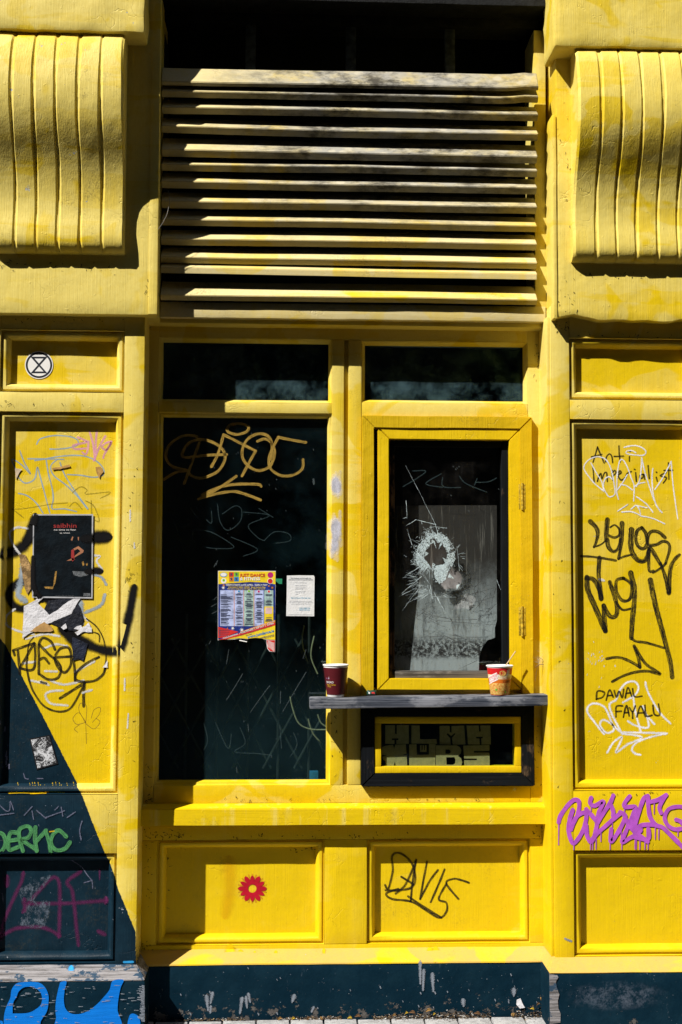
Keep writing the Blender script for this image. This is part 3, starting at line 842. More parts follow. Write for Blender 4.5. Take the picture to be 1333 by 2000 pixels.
put('sash_board', box(sx0 + sw + .0004, sx1 - sw - .0024, -.045, -.006, sz1 - sw * 1.1, sz1, 0.002, seed=63), M_black, hat)
put('sash_board', box(sx0 + sw + .0004, sx1 - sw - .0024, -.045, -.003, sz0, sz0 + sw * 1.25, 0.002, seed=64), M_greyw, hat)
M_hinge = plain('painted_worn_hinge', (0.40, 0.27, 0.02), 0.45, 0.4, 0.5, 0.001, sc=120)
for v0, v1 in ((943, 996), (1184, 1243)):
    b = bmesh.new()
    xh = X(1020.5, v0, .024)
    za, zc = Z(1020, v1, .024), Z(1020, v0, .024)
    for j in range(4):
        s0 = za + (zc - za) * j / 4; s1 = za + (zc - za) * (j + 1) / 4
        tube(b, [Vector((xh, -.0235, s0 + .0006)), Vector((xh, -.0235, s1 - .0006))], 0.0045, 10)
    box(xh - .012, xh - .003, .015, .0185, za + .004, zc - .004, 0.0008, 0, 0, bm=b)
    box(xh + .003, xh + .012, .020, .0235, za + .004, zc - .004, 0.0008, 0, 0, bm=b)
    put('hinge', b, M_hinge, hat)
MV = (770, 860, 4.257)
GD = -0.026
hole1 = [(330, 805), (318, 822), (300, 838), (303, 865), (290, 890), (270, 905), (262, 925), (250, 950), (252, 985), (270, 1000), (285, 1022), (300, 1045), (318, 1062), (335, 1048), (345, 1035), (372, 1038), (400, 1030), (425, 1018), (438, 990), (440, 940), (430, 905), (412, 885), (400, 860), (385, 848), (362, 856), (352, 835)]
hole2 = [(478, 1070), (450, 1100), (445, 1135), (425, 1165), (392, 1190), (388, 1215), (405, 1242), (440, 1235), (485, 1232), (520, 1242), (555, 1220), (556, 1190), (573, 1150), (560, 1115), (528, 1090), (500, 1095)]
gx = lambda x, z: (x, z)
bm_g = sheet([[(4, 20), (955, 20), (955, 1960), (4, 1960)], hole1, hole2], GD - .004, GD, MV)
hp = put('glass_pane', bm_g, M_hglass, hat, label='pane smashed through in two places with a web of white cracks')
M_crack = N('crushed_glass'); _g = M_crack
_nz = _g.noise(300, 3, 0.6)
_b = _g.bsdf(_g.mix(_nz, (0.36, 0.48, 0.53), (0.80, 0.93, 0.97)), 0.25, 0.6)
M_crack = _g.m
rnd = random.Random(11)
cb = bmesh.new()
def crack(p, q, wd, jit=0.12, d=0.0):
    """one bright fracture line in the pane, p and q in the pane's view"""
    n = max(2, int(math.hypot(q[0] - p[0], q[1] - p[1]) / 14))
    L = math.hypot(q[0] - p[0], q[1] - p[1]) or 1
    nx, ny = -(q[1] - p[1]) / L, (q[0] - p[0]) / L
    off = 0; prev = None
    for i in range(n + 1):
        t = i / n
        off += rnd.uniform(-1, 1) * jit * 14 if 0 < i < n else 0
        x, y = p[0] + (q[0] - p[0]) * t + nx * off, p[1] + (q[1] - p[1]) * t + ny * off
        ww = wd * (0.5 + rnd.random()) * (1 - 0.6 * t)
        c = [cb.verts.new(P(MV[0] + (x + s_ * nx * ww) / MV[2], MV[1] + (y + s_ * ny * ww) / MV[2], GD + 0.0012 + d)) for s_ in (-1, 1)]
        if prev: cb.faces.new((prev[0], prev[1], c[1], c[0]))
        prev = c
def inside(p, poly):
    r = False; j = len(poly) - 1
    for i in range(len(poly)):
        a, b_ = poly[i], poly[j]
        if (a[1] > p[1]) != (b_[1] > p[1]) and p[0] < (b_[0] - a[0]) * (p[1] - a[1]) / (b_[1] - a[1]) + a[0]: r = not r
        j = i
    return r
cen = (345, 945)
for i in range(1300):
    h = rnd.choice(hole1)
    a = math.atan2(h[1] - cen[1], h[0] - cen[0]) + rnd.gauss(0, 0.18)
    r0 = math.hypot(h[0] - cen[0], h[1] - cen[1]) + abs(rnd.gauss(0, 34)) * (1.5 if h[0] < 320 else 0.9)
    p = (cen[0] + math.cos(a) * r0, cen[1] + math.sin(a) * r0)
    if noise.noise(Vector((p[0] * .022, p[1] * .022, 4.0))) < -.12 and rnd.random() < .8: continue
    if p[1] > 1075 or inside(p, hole1) or inside(p, hole2): continue
    a2 = a + rnd.gauss(0, 1.0) if rnd.random() < .5 else rnd.uniform(0, 6.28)
    l = rnd.uniform(8, 34)
    q = (p[0] + math.cos(a2) * l, p[1] + math.sin(a2) * l)
    if inside(q, hole1) or inside(q, hole2): continue
    crack(p, q, rnd.uniform(0.5, 1.5), 0.15, (i % 9) * 0.00005)
for i in range(330):                                            # crushed tongue of glass between the two holes
    p = (rnd.gauss(395, 30), rnd.uniform(1035, 1185))
    if inside(p, hole1) or inside(p, hole2) or abs(p[0] - 395) > 62: continue
    a2 = rnd.uniform(0, 6.28); l = rnd.uniform(8, 26)
    q = (p[0] + math.cos(a2) * l, p[1] + math.sin(a2) * l)
    if inside(q, hole1) or inside(q, hole2): continue
    crack(p, q, rnd.uniform(0.9, 2.2), 0.1, (i % 9) * 0.00005)
for i in range(260):                                            # fractures running out, many to the left and below
    a = rnd.choice([rnd.uniform(2.0, 4.2), rnd.uniform(1.6, 3.2), rnd.uniform(-0.5, 6)])
    c0 = rnd.choice([(330, 930), (300, 1000), (260, 1150), (330, 1240), (480, 960)])
    r0 = rnd.uniform(50, 110); r1 = r0 + abs(rnd.gauss(0, 60))
    p = (c0[0] + math.cos(a) * r0, c0[1] + math.sin(a) * r0); q = (c0[0] + math.cos(a) * r1, c0[1] + math.sin(a) * r1)
    m_ = ((p[0] + q[0]) / 2, (p[1] + q[1]) / 2)
    if any(inside(t_, h_) for t_ in (p, q, m_) for h_ in (hole1, hole2)): continue
    crack(p, q, rnd.uniform(0.4, 1.1), 0.12)
for p, q, wd in (((350, 700), (180, 660), 2.2), ((180, 660), (100, 710), 1.6), ((440, 730), (300, 715), 1.2), ((365, 770), (340, 690), 2.2), ((340, 690), (200, 410), 0.9), ((200, 410), (95, 210), 0.8), ((100, 500), (105, 650), 1.4), ((105, 640), (75, 650), 1.5),
                 ((230, 1130), (40, 1300), 1.6), ((40, 1300), (190, 1225), 1.2), ((300, 1200), (320, 1320), 1.8), ((330, 1260), (430, 1440), 1.2), ((230, 1200), (60, 1430), 0.9), ((320, 1300), (520, 1300), 0.8), ((855, 1160), (890, 1245), 1.0), ((545, 1085), (520, 880), 1.1), ((500, 900), (460, 830), 1.3), ((150, 870), (110, 740), 1.1)):
    crack(p, q, wd, 0.10)
put('crack_web', cb, M_crack, hp, kind='stuff')
k = N('crushed_glass_sheet')
_b = k.bsdf((0.62, 0.76, 0.80), 0.3, 0.5)
_v = k.voro(150); _e = k.ramp(_v, 0.10, 0.02)
k.l(k.math('MAXIMUM', k.math('MULTIPLY', _e, 0.95), k.ramp(k.noise(120, 5, 0.75), 0.46, 0.66, 0.05, 0.75)), _b.inputs['Alpha'])
for pts in ([(340, 1045), (372, 1038), (405, 1030), (440, 1020), (452, 1075), (440, 1120), (420, 1160), (392, 1186), (372, 1180), (345, 1150), (333, 1110)], [(330, 808), (362, 770), (400, 778), (440, 800), (462, 840), (470, 900), (455, 925), (440, 935), (428, 900), (412, 882), (400, 858), (384, 846), (362, 853), (350, 832)],
            [(300, 838), (285, 800), (240, 830), (195, 880), (175, 960), (190, 1030), (240, 1080), (300, 1048), (284, 1020), (252, 985), (252, 950), (266, 912), (290, 890), (303, 862)], [(442, 945), (500, 930), (512, 985), (480, 1050), (440, 1040), (425, 1018), (438, 990)]):
    b = bmesh.new(); tri_fill(b, [pts], lambda p: P(MV[0] + p[0] / MV[2], MV[1] + p[1] / MV[2], GD + .0009))
    put('crazed_glass', b, k.m, hp)
for pts in ([(318, 822), (338, 838), (352, 900), (330, 850), (303, 862)], [(438, 990), (405, 975), (425, 1018)], [(262, 925), (292, 940), (255, 965)], [(318, 1062), (322, 1015), (345, 1035)], [(400, 860), (372, 905), (385, 848)], [(460, 1105), (500, 1150), (447, 1140)], [(556, 1190), (520, 1205), (520, 1240)]):
    b = sheet([pts], GD - .003, GD + .0006, MV)
    put('shard', b, k.m, hp)
M_cdark = plain('dark_fracture_line', (0.035, 0.033, 0.032), 0.6, 0.2)
cb = bmesh.new()
for p, q in (((845, 1230), (800, 1400)), ((800, 1400), (690, 1490)), ((690, 1490), (480, 1490)), ((480, 1490), (150, 1430)), ((850, 1360), (700, 1500)), ((420, 1625), (720, 1750)), ((420, 1625), (140, 1640)), ((420, 1625), (310, 1740)), ((500, 1610), (690, 1690)), ((840, 1300), (600, 1360)), ((770, 1290), (640, 1440)), ((560, 1250), (760, 1180)), ((590, 1290), (850, 1220)), ((350, 1500), (850, 1530)), ((690, 1830), (530, 1900)), ((300, 1500), (450, 1560)), ((620, 1270), (560, 1400)), ((700, 1240), (640, 1340)), ((200, 1360), (140, 1560)), ((260, 1420), (150, 1500)), ((230, 1400), (330, 1480))):
    crack(p, q, 1.6, 0.10, 0.0003)
for i in range(110):
    x, y = rnd.gauss(260, 70), rnd.gauss(1450, 50)
    if i % 2: x, y = rnd.gauss(640, 60), rnd.gauss(1300, 70)
    a = rnd.uniform(0, 6.28); l = rnd.uniform(20, 90)
    crack((x, y), (x + math.cos(a) * l, y + math.sin(a) * l), 0.9, 0.1, 0.0003)
put('fracture_line', cb, M_cdark, hp, kind='stuff')
# the board that closes the hatch from inside leans back from the pane
def bd(y): return GD - (0.022 + 0.030 * min(1.0, max(0.0, (1945 - y) / 750.0)))
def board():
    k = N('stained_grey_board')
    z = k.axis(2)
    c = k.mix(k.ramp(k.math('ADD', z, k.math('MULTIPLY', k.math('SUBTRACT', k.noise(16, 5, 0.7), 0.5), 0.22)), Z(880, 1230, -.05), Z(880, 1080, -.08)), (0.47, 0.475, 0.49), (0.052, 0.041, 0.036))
    st = k.noise(26, 6, 0.75, k.pos((1.6, 1, 0.25)))
    c = k.mix(k.ramp(st, 0.46, 0.70, 0, 0.75), c, (0.055, 0.048, 0.045))
    lt = k.ramp(k.noise(75, 4, 0.7, k.pos((1, 1, 0.05), (3, 3, 3))), 0.56, 0.68, 0, 0.40)
    c = k.mix(lt, c, (0.42, 0.36, 0.32))
    sp = k.noise(85, 6, 0.8)
    band = k.math('MULTIPLY', k.ramp(z, Z(880, 1292, -.05), Z(880, 1278, -.05)), k.ramp(z, Z(880, 1235, -.05), Z(880, 1262, -.05)))
    c = k.mix(k.math('MULTIPLY', band, k.ramp(sp, 0.40, 0.55)), c, (0.035, 0.03, 0.03))
    c = k.mix(k.ramp(k.noise(120, 5, 0.8, k.pos((1, 1, 0.5))), 0.62, 0.68, 0, 0.8), c, (0.05, 0.045, 0.04))
    k.bsdf(c, 0.7, 0.25, k.bump(st, 0.002, 0.5))
    return k.m
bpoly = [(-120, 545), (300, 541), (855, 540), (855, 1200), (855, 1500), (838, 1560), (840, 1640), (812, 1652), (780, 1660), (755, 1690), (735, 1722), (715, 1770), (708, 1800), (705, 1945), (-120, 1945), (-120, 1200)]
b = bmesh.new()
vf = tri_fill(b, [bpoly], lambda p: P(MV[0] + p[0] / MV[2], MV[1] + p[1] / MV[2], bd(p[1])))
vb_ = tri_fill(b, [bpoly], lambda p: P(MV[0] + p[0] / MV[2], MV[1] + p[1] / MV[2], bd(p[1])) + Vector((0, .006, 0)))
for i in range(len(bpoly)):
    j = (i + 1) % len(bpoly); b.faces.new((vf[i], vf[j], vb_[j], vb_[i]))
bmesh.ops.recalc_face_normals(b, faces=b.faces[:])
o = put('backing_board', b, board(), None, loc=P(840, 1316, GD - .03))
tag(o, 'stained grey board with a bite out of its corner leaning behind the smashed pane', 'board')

# ---------------------------------------------------------------- small window below the shelf, with cardboard letters
men = thing('menu_window', (X(875, 1536, .02), -0.02, Z(875, 1536, .02)), 'small low window in a black outer frame and a yellow inner frame under the shelf', 'window')
mx0, mx1, mz1, mz0 = X(706.5, 1460, .022), X(1044, 1460, .022), Z(875, 1374, .022), Z(875, 1535.5, .022)
mw = X(732, 1460, .022) - mx0
mitre_frame(men, 'frame_board', mx0, mx1, mz0, mz1, mw, -.05, .027, {'l': M_blackv, 'r': M_blackv, 't': M_black, 'b': M_black}, 'lrtb', 71)
ix0, ix1, iz1, iz0 = mx0 + mw + .0006, mx1 - mw + .008, mz1 - mw - .0006 + .006, mz0 + mw + .0006 - .005
ix1 = mx1 - mw - .0006
iw = X(744.5, 1460, .01) - X(732, 1460, .01)
ia = dict(step=0.06, amp=0.0007)
put('inner_board', box(ix0, ix1, -.03, .022, mz1 - mw - .0006 - iw * 1.05, mz1 - mw - .0006, 0.002, seed=75, **ia), M_hatch, men)
put('inner_board', box(ix0, ix1, -.03, .0235, mz0 + mw + .0006, mz0 + mw + .0006 + iw * 1.0, 0.002, seed=76, **ia), M_hatch, men)
iz0, iz1 = mz0 + mw + .001 + iw, mz1 - mw - .001 - iw * 1.05
put('inner_board', box(ix0, ix0 + iw, -.03, .0225, iz0, iz1, 0.002, seed=77, **ia), M_hatch, men)
put('inner_board', box(ix1 - iw, ix1, -.03, .0225, iz0, iz1, 0.002, seed=78, **ia), M_hatch, men)
put('glass_pane', box(ix0 + iw * .6, ix1 - iw * .6, .009, .012, iz0 - .004, iz1 + .004, 0, 0, 0), M_mglass, men)
M_card = plain('brown_cardboard', (0.50, 0.35, 0.16), 0.85, 0.15, 0.12, 0.0006, sc=70)
LV = (740, 1390, 4.597)
cards = [
 ('square cardboard letter A with slot cut-outs, at the top left of the small window', [[(60, 122), (147, 122), (147, 200), (163, 200), (163, 122), (270, 122), (272, 288), (160, 290), (160, 255), (178, 255), (178, 240), (120, 240), (120, 255), (142, 255), (142, 290), (60, 288)]]),
 ('cardboard letter L with a long foot, second in the upper row', [[(295, 125), (368, 125), (372, 247), (520, 247), (524, 288), (295, 286)]]),
 ('cardboard letter A with a Y-shaped cut-out, third in the upper row', [[(548, 128), (638, 128), (640, 187), (656, 187), (655, 128), (768, 126), (780, 294), (665, 296), (660, 235), (690, 200), (680, 192), (652, 218), (620, 193), (610, 203), (642, 238), (648, 296), (548, 294)]]),
 ('leaning cardboard letter A with slot cut-outs, last in the upper row', [[(790, 125), (898, 125), (903, 180), (918, 178), (912, 125), (1003, 124), (1008, 294), (925, 295), (922, 240), (937, 238), (935, 225), (875, 227), (876, 240), (905, 242), (908, 295), (803, 294)]]),
 ('cardboard letter X with four notches, first in the lower row', [[(32, 320), (60, 306), (130, 298), (139, 335), (150, 296), (245, 293), (250, 375), (215, 387), (252, 395), (256, 496), (160, 498), (145, 450), (132, 498), (45, 498), (65, 470), (62, 440), (40, 430), (33, 405), (75, 395), (32, 388)]]),
 ('cardboard letter U cut round a tiny E, second in the lower row', [[(275, 295), (340, 293), (342, 388), (452, 386), (452, 290), (512, 292), (508, 488), (275, 490)]]),
 ('cardboard letter B with two dark holes, third in the lower row', [[(516, 302), (700, 302), (730, 318), (742, 345), (738, 375), (712, 398), (740, 418), (750, 450), (745, 480), (730, 498), (514, 498)], [(600, 340), (632, 340), (648, 352), (645, 370), (630, 378), (600, 378)], [(607, 410), (680, 408), (690, 430), (688, 465), (665, 478), (610, 476)]]),
 ('cardboard letter F with two thin slots, last in the lower row', [[(760, 305), (995, 300), (995, 352), (855, 352), (855, 368), (995, 368), (998, 495), (770, 497), (768, 436), (882, 436), (882, 421), (768, 420)]]),
 ('tiny cardboard letter E inside the notch of the U', [[(372, 302), (386, 302), (386, 345), (395, 345), (395, 302), (408, 302), (408, 345), (416, 345), (416, 302), (430, 302), (430, 362), (372, 362)]]),
]
for i, (lab, loops) in enumerate(cards):
    cxm = sum(p[0] for p in loops[0]) / len(loops[0]); cym = max(p[1] for p in loops[0])
    dd = .0068 - (i % 3) * .0022
    o = put('cardboard_letter', sheet(loops, dd - .0018, dd, LV), M_card, None, loc=P(LV[0] + cxm / LV[2], LV[1] + cym / LV[2], dd))
    tag(o, lab, 'letter', 'cardboard letters in the small window')

# ---------------------------------------------------------------- the dark room behind
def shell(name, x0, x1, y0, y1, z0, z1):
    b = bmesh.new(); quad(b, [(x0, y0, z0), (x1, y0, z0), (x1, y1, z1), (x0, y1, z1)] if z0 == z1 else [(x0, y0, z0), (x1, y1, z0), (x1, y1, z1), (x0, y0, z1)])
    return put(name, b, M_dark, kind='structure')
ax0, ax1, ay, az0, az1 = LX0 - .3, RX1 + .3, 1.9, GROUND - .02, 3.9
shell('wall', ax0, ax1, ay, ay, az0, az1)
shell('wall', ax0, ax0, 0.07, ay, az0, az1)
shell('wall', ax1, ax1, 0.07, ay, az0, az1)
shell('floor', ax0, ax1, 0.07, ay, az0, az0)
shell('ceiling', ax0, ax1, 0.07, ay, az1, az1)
put('wall', box(ax0 - 3, LX0 + .02, -.2, .02, GROUND - .1, 4.6, 0, 0, 0), M_up, kind='structure')
put('wall', box(RX1 - .02, ax1 + 3, -.2, .02, GROUND - .1, 4.6, 0, 0, 0), M_up, kind='structure')
put('wall', box(LX0 - .1, RX1 + .1, -.2, .0, Z(680, -60, 0), 4.6, 0, 0, 0), M_up, kind='structure')

# ---------------------------------------------------------------- paint and pen on the pilasters
def surf_left(x, z):
    for a, b_ in ((765, 645), (1551, 804), (1881, 1667)):
        if LO0 < x < LO1 and zl(a) < z < zl(b_):
            return DP + prof_depth(min(x - LO0, LO1 - x, z - zl(a), zl(b_) - z))
    return DP
def surf_right(x, z):
    for a, b_ in ((780, 661), (1543, 819), (1867, 1661)):
        if RO0 < x < RO1 and zr(a) < z < zr(b_):
            return DP + prof_depth(min(x - RO0, RO1 - x, z - zr(a), zr(b_) - z))
    return DP
VA, VB, VC, VL = (0, 600, 3.809), (0, 980, 3.809), (0, 1400, 3.333), (0, 1820, 4.597)
VD, VE, VG, VI, VJ, VK, VM_ = (270, 600, 2.962), (270, 1080, 2.962), (1130, 850, 6.567), (1050, 1080, 4.166), (1080, 1540, 5.269), (680, 1540, 2.041), MV
I_lblue = inkmat('pale_blue_marker', (0.30, 0.42, 0.52), 'marker', 0.95)
I_pink = inkmat('pink_marker', (0.72, 0.34, 0.52), 'marker', 0.85)
I_olive = inkmat('ghost_of_scrubbed_marker', (0.33, 0.26, 0.02), 'chalk', 0.6)
I_spray = inkmat('black_spray', (0.004, 0.004, 0.005), 'spray', 1.0, 0.85)
I_white = inkmat('white_chalk_paint', (0.62, 0.62, 0.62), 'chalk', 0.9)
I_wsolid = inkmat('white_paint_pen', (0.70, 0.70, 0.74), 'chalk', 1.0)
I_grey = inkmat('grey_blue_paint', (0.30, 0.36, 0.42), 'chalk', 0.95)
I_black = inkmat('black_marker', (0.012, 0.011, 0.010), 'marker', 1.0, 0.4)
I_pen = inkmat('thin_black_pen', (0.012, 0.010, 0.008), 'marker', 1.0)
I_ball = inkmat('ballpoint_line', (0.16, 0.09, 0.03), 'marker', 0.8)
I_green = inkmat('mint_green_paint', (0.085, 0.30, 0.11), 'marker', 0.95)
I_mag = inkmat('dull_magenta_spray', (0.12, 0.02, 0.085), 'soft', 0.55)
I_lilac = inkmat('faint_lilac_pen', (0.16, 0.17, 0.26), 'chalk', 0.7)
I_blue = inkmat('bright_blue_spray', (0.008, 0.17, 0.62), 'spray', 1.0)
I_purple = inkmat('purple_paint', (0.40, 0.085, 0.50), 'pen', 1.0, 0.5)
I_ochre = inkmat('ochre_paint_pen', (0.36, 0.235, 0.05), 'marker', 1.0)
I_scr = inkmat('faint_scratch', (0.06, 0.10, 0.11), 'chalk', 0.35)
I_scrw = inkmat('pale_scratch', (0.20, 0.25, 0.27), 'chalk', 0.24)
I_red = inkmat('red_stencil', (0.42, 0.006, 0.022), 'spray', 1.0)
# left upper
s = Strokes(VA, surf_left)
s.many([[(275, 1018), (300, 980), (380, 958), (450, 955), (530, 965), (580, 990), (578, 1025), (520, 1045), (440, 1055), (375, 1055)],
        [(148, 1068), (185, 1160), (228, 1240), (165, 1175), (90, 1130), (120, 1210), (140, 1265), (180, 1305), (230, 1300), (265, 1265), (280, 1190), (300, 1260), (330, 1370), (372, 1530)],
        [(210, 1127), (340, 1128), (475, 1132)], [(345, 1130), (360, 1230), (390, 1350), (398, 1430), (390, 1498), (480, 1500), (570, 1520)],
        [(262, 1140), (340, 1128), (430, 1112), (540, 1102), (640, 1110), (720, 1145), (772, 1205), (765, 1250), (700, 1265), (600, 1250), (505, 1245)],
        [(430, 1130), (385, 1170), (380, 1210), (410, 1260), (500, 1330), (580, 1410), (652, 1500)], [(448, 1155), (480, 1240), (560, 1370), (655, 1500)],
        [(140, 1385), (200, 1400), (270, 1455), (320, 1530)]], 10)
s.put(Lp2, I_lblue, 'thin pale blue marker tag with a halo')
s = Strokes(VA, surf_left)
s.many([[(668, 925), (690, 1000), (700, 1060), (708, 1130)], [(722, 918), (715, 1000), (712, 1080)], [(580, 968), (650, 1000), (600, 1015), (545, 1030), (560, 1055), (640, 1050)],
        [(660, 1000), (655, 1060), (640, 1095), (615, 1080)], [(785, 960), (750, 1020), (720, 1090), (700, 1140)], [(830, 1000), (790, 1010), (760, 1040), (795, 1060), (830, 1005), (780, 1090), (770, 1120)]], 15)
s.put(Lp2, I_pink, 'small pink tag')
s = Strokes(VA, surf_left)
s.many([[(95, 1502), (200, 1495), (380, 1465), (500, 1455)], [(95, 1502), (175, 1565)], [(540, 1380), (600, 1335), (650, 1360), (640, 1390), (820, 1375), (750, 1420)], [(520, 1480), (560, 1450), (610, 1500)], [(640, 1440), (700, 1480), (740, 1590), (690, 1560), (680, 1440)]], 11)
s.put(Lp2, I_olive, 'scrubbed ghost of an older tag')
FAT[0] = 1.75
# the black smile and spray
s = Strokes(VB, surf_left)
s.add([(45, 385), (110, 368), (180, 325), (212, 270), (240, 200), (255, 150)], 74, 62)
s.add([(690, 265), (770, 262)], 80); s.add([(690, 515), (735, 515)], 44)
s.add([(225, 600), (150, 600), (90, 640), (72, 700), (95, 765), (150, 795), (215, 790)], 52, 50)
s.add([(420, 730), (470, 850), (480, 940), (540, 995), (620, 1040), (700, 1082), (790, 1108), (870, 1112), (905, 1075), (935, 960), (970, 800), (995, 655)], 66, 52)
s.add([(380, 740), (440, 790), (520, 830), (600, 900)], 62, 36)
s.add([(480, 960), (560, 1060), (610, 1150)], 70, 40)
FAT[0] = 1.16
s.put(Lp2, I_spray, 'soft edged black spray smile')
s = Strokes(VB, surf_left)
s.many([[(210, 200), (130, 190), (75, 230), (95, 310), (150, 390)], [(110, 800), (50, 850), (55, 920), (150, 965), (250, 985)], [(180, 1200), (260, 1190)], [(340, 1260), (420, 1262)], [(235, 1330), (350, 1352), (300, 1335), (360, 1362)], [(465, 1405), (380, 1410), (340, 1440), (380, 1500), (500, 1515)], [(620, 1420), (680, 1400)], [(200, 1020), (330, 985), (440, 1000)], [(500, 1075), (420, 1060), (330, 1090)], [(560, 1265), (700, 1190)], [(380, 1330), (480, 1360), (620, 1330)], [(620, 850), (650, 880)], [(700, 400), (745, 405), (720, 440), (760, 500)]], 22)
s.put(Lp2, I_white, 'patchy white chalk marks')
s = Strokes(VB, surf_left)
s.add([(170, 470), (155, 590), (135, 690), (180, 730)], 50, 60); s.add([(690, 540), (755, 560), (790, 612)], 26); s.add([(780, 700), (750, 770), (640, 822)], 36, 28); s.add([(600, 760), (610, 900)], 60, 40)
s.put(Lp2, I_grey, 'grey blue paint remnants')
s = Strokes(VB, surf_left)
s.many([[(100, 1105), (180, 1078), (255, 1052)], [(255, 1052), (205, 1140), (150, 1235)], [(150, 1238), (252, 1240), (262, 1060)], [(100, 1108), (110, 1140)], [(135, 1110), (150, 1280)],
        [(410, 1098), (380, 1040), (320, 1012), (290, 1065), (290, 1160), (290, 1280)], [(295, 1062), (360, 1130), (430, 1190), (455, 1250), (430, 1310), (360, 1322), (300, 1285)], [(300, 1172), (332, 1162), (365, 1200)],
        [(415, 1140), (450, 1092), (510, 1085), (530, 1140), (525, 1220), (480, 1270), (430, 1225), (405, 1160)], [(415, 1158), (530, 1150)],
        [(545, 1170), (558, 1250), (560, 1330)], [(735, 1155), (650, 1200), (580, 1260), (560, 1312), (600, 1337), (700, 1332), (770, 1280), (790, 1200)]], 19)
s.many([[(205, 1160), (200, 1230), (222, 1340), (260, 1430), (330, 1520), (430, 1560), (520, 1540), (580, 1450), (630, 1350)]], 15)
s.many([[(645, 870), (720, 930), (770, 1020), (790, 1150), (780, 1260)], [(740, 1040), (735, 985), (660, 965), (620, 977)], [(205, 1160), (215, 1060), (250, 1010)]], 10)
s.many([[(450, 1462), (540, 1405), (630, 1348)], [(632, 1350), (625, 1430), (625, 1520)]], 22)
s.put(Lp2, I_black, 'black marker tag inside a drawn face')
s = Strokes(VB, surf_left, 1.5)
s.many([[(640, 1650), (590, 1570), (545, 1610), (572, 1655), (640, 1640)], [(640, 1640), (590, 1555), (600, 1500), (645, 1520), (640, 1640)], [(680, 1610), (700, 1550), (745, 1530), (740, 1580), (690, 1640)], [(640, 1650), (700, 1690), (745, 1640), (715, 1610)], [(640, 1640), (645, 1800)], [(590, 1660), (555, 1690), (580, 1715)]], 4)
s.put(Lp2, I_ball, 'thin ballpoint flower', 'doodle')
s = Strokes(VB, surf_left, 1)
s.many([[(932, 600), (940, 566), (955, 570), (944, 580), (955, 596)], [(955, 590), (960, 570)], [(962, 590), (968, 562), (978, 566), (968, 576)], [(975, 550), (968, 538), (974, 532), (978, 540), (984, 532), (984, 542), (975, 550)]], 3)
s.put(left, I_pen, 'tiny pencilled RIP with a heart', 'doodle')
s = Strokes(VB, surf_left)
s.many([[(970, 65), (970, 140)], [(930, 1320), (928, 1400)], [(955, 1580), (950, 1680)], [(1000, 310), (1002, 340)]], 16)
s.put(left, I_white, 'small white paint smears', 'paint_smear')
# left lower
s = Strokes(VC, surf_left)
s.many([[(-20, 750), (20, 765), (38, 815), (20, 865), (-15, 890)], [(118, 756), (70, 755), (55, 810), (62, 865), (118, 848)], [(60, 808), (110, 800)], [(150, 872), (130, 800), (128, 735), (180, 712), (205, 740), (185, 785), (145, 800), (200, 840), (240, 870)], [(232, 720), (230, 800), (240, 872)], [(300, 740), (240, 808)], [(298, 745), (320, 810), (332, 886)], [(432, 778), (385, 740), (345, 770), (335, 830), (370, 868), (425, 858), (456, 818)]], 25)
s.put(left, I_green, 'mint green tag reading DERKC')
s = Strokes(VC, surf_left)
s.many([[(-5, 570), (40, 612), (65, 605), (68, 550), (90, 605)], [(-5, 640), (90, 628)], [(160, 640), (210, 585)], [(210, 615), (220, 665)], [(240, 610), (300, 660)], [(360, 605), (380, 585)], [(400, 590), (410, 645)], [(440, 655), (490, 620)], [(535, 680), (520, 740), (530, 800)], [(300, 655), (420, 612)]], 9)
s.put(left, I_lilac, 'faint lilac pen scribble')
s = Strokes(VC, surf_left)
s.many([[(152, 1022), (142, 1070), (105, 1150), (60, 1250), (20, 1350), (8, 1440)], [(8, 1430), (60, 1398), (120, 1375), (250, 1368), (320, 1385), (385, 1422)], [(385, 1425), (390, 1250), (388, 1090), (360, 1045), (320, 1065), (240, 1150), (190, 1210), (155, 1265)], [(520, 1012), (450, 1060), (440, 1085), (470, 1130), (485, 1230), (500, 1380), (512, 1480)], [(200, 1218), (380, 1215), (480, 1212), (690, 1196)]], 34)
s.add([(45, 1055), (45, 1085)], 50); s.add([(690, 1190), (690, 1200)], 42); s.add([(650, 1400), (675, 1412)], 40); s.add([(650, 1000), (650, 1060)], 20, 8); s.add([(160, 1200), (165, 1260)], 44, 26)
s.put(Lp3, I_mag, 'dull magenta sprayed lettering')
s = Strokes(VC, surf_left)
rr = random.Random(2)
for i in range(9):
    x, y = rr.uniform(0, 60), rr.uniform(20, 330)
    s.add([(x, y), (x + rr.uniform(-12, 12), y + rr.uniform(5, 40))], rr.uniform(7, 18))
for p in ([(155, 370), (165, 400), (185, 405)], [(245, 402), (280, 402)], [(470, 935), (530, 975), (570, 1030), (600, 1070), (605, 1115)], [(550, 1080), (600, 1065)], [(15, 1150), (22, 1200)]): s.add(p, 8)
s.put(Lp3, I_lilac, 'flakes and scratches in the navy paint', 'paint_smear')
k = N('rubbed_paper_residue')
_b = k.bsdf((0.12, 0.15, 0.20), 0.8, 0.1)
k.l(k.math('MULTIPLY', k.ramp(k.noise(48, 7, 0.82, k.pos((1, 1, 0.7))), 0.46, 0.62), 0.75), _b.inputs['Alpha'])
b = bmesh.new()
tri_fill(b, [smooth_line([(190, 1040), (250, 1050), (330, 1030), (300, 1090), (250, 1150), (225, 1200), (300, 1195), (330, 1215), (320, 1290), (290, 1365), (200, 1372), (120, 1345), (150, 1290), (170, 1220), (140, 1190), (130, 1120), (190, 1090)], 8)], lambda p: P(p[0] / 3.333, 1400 + p[1] / 3.333, DP - .0358))
put('paper_residue', b, k.m, Lp3, label='grey residue of a torn off poster', kind='stuff')
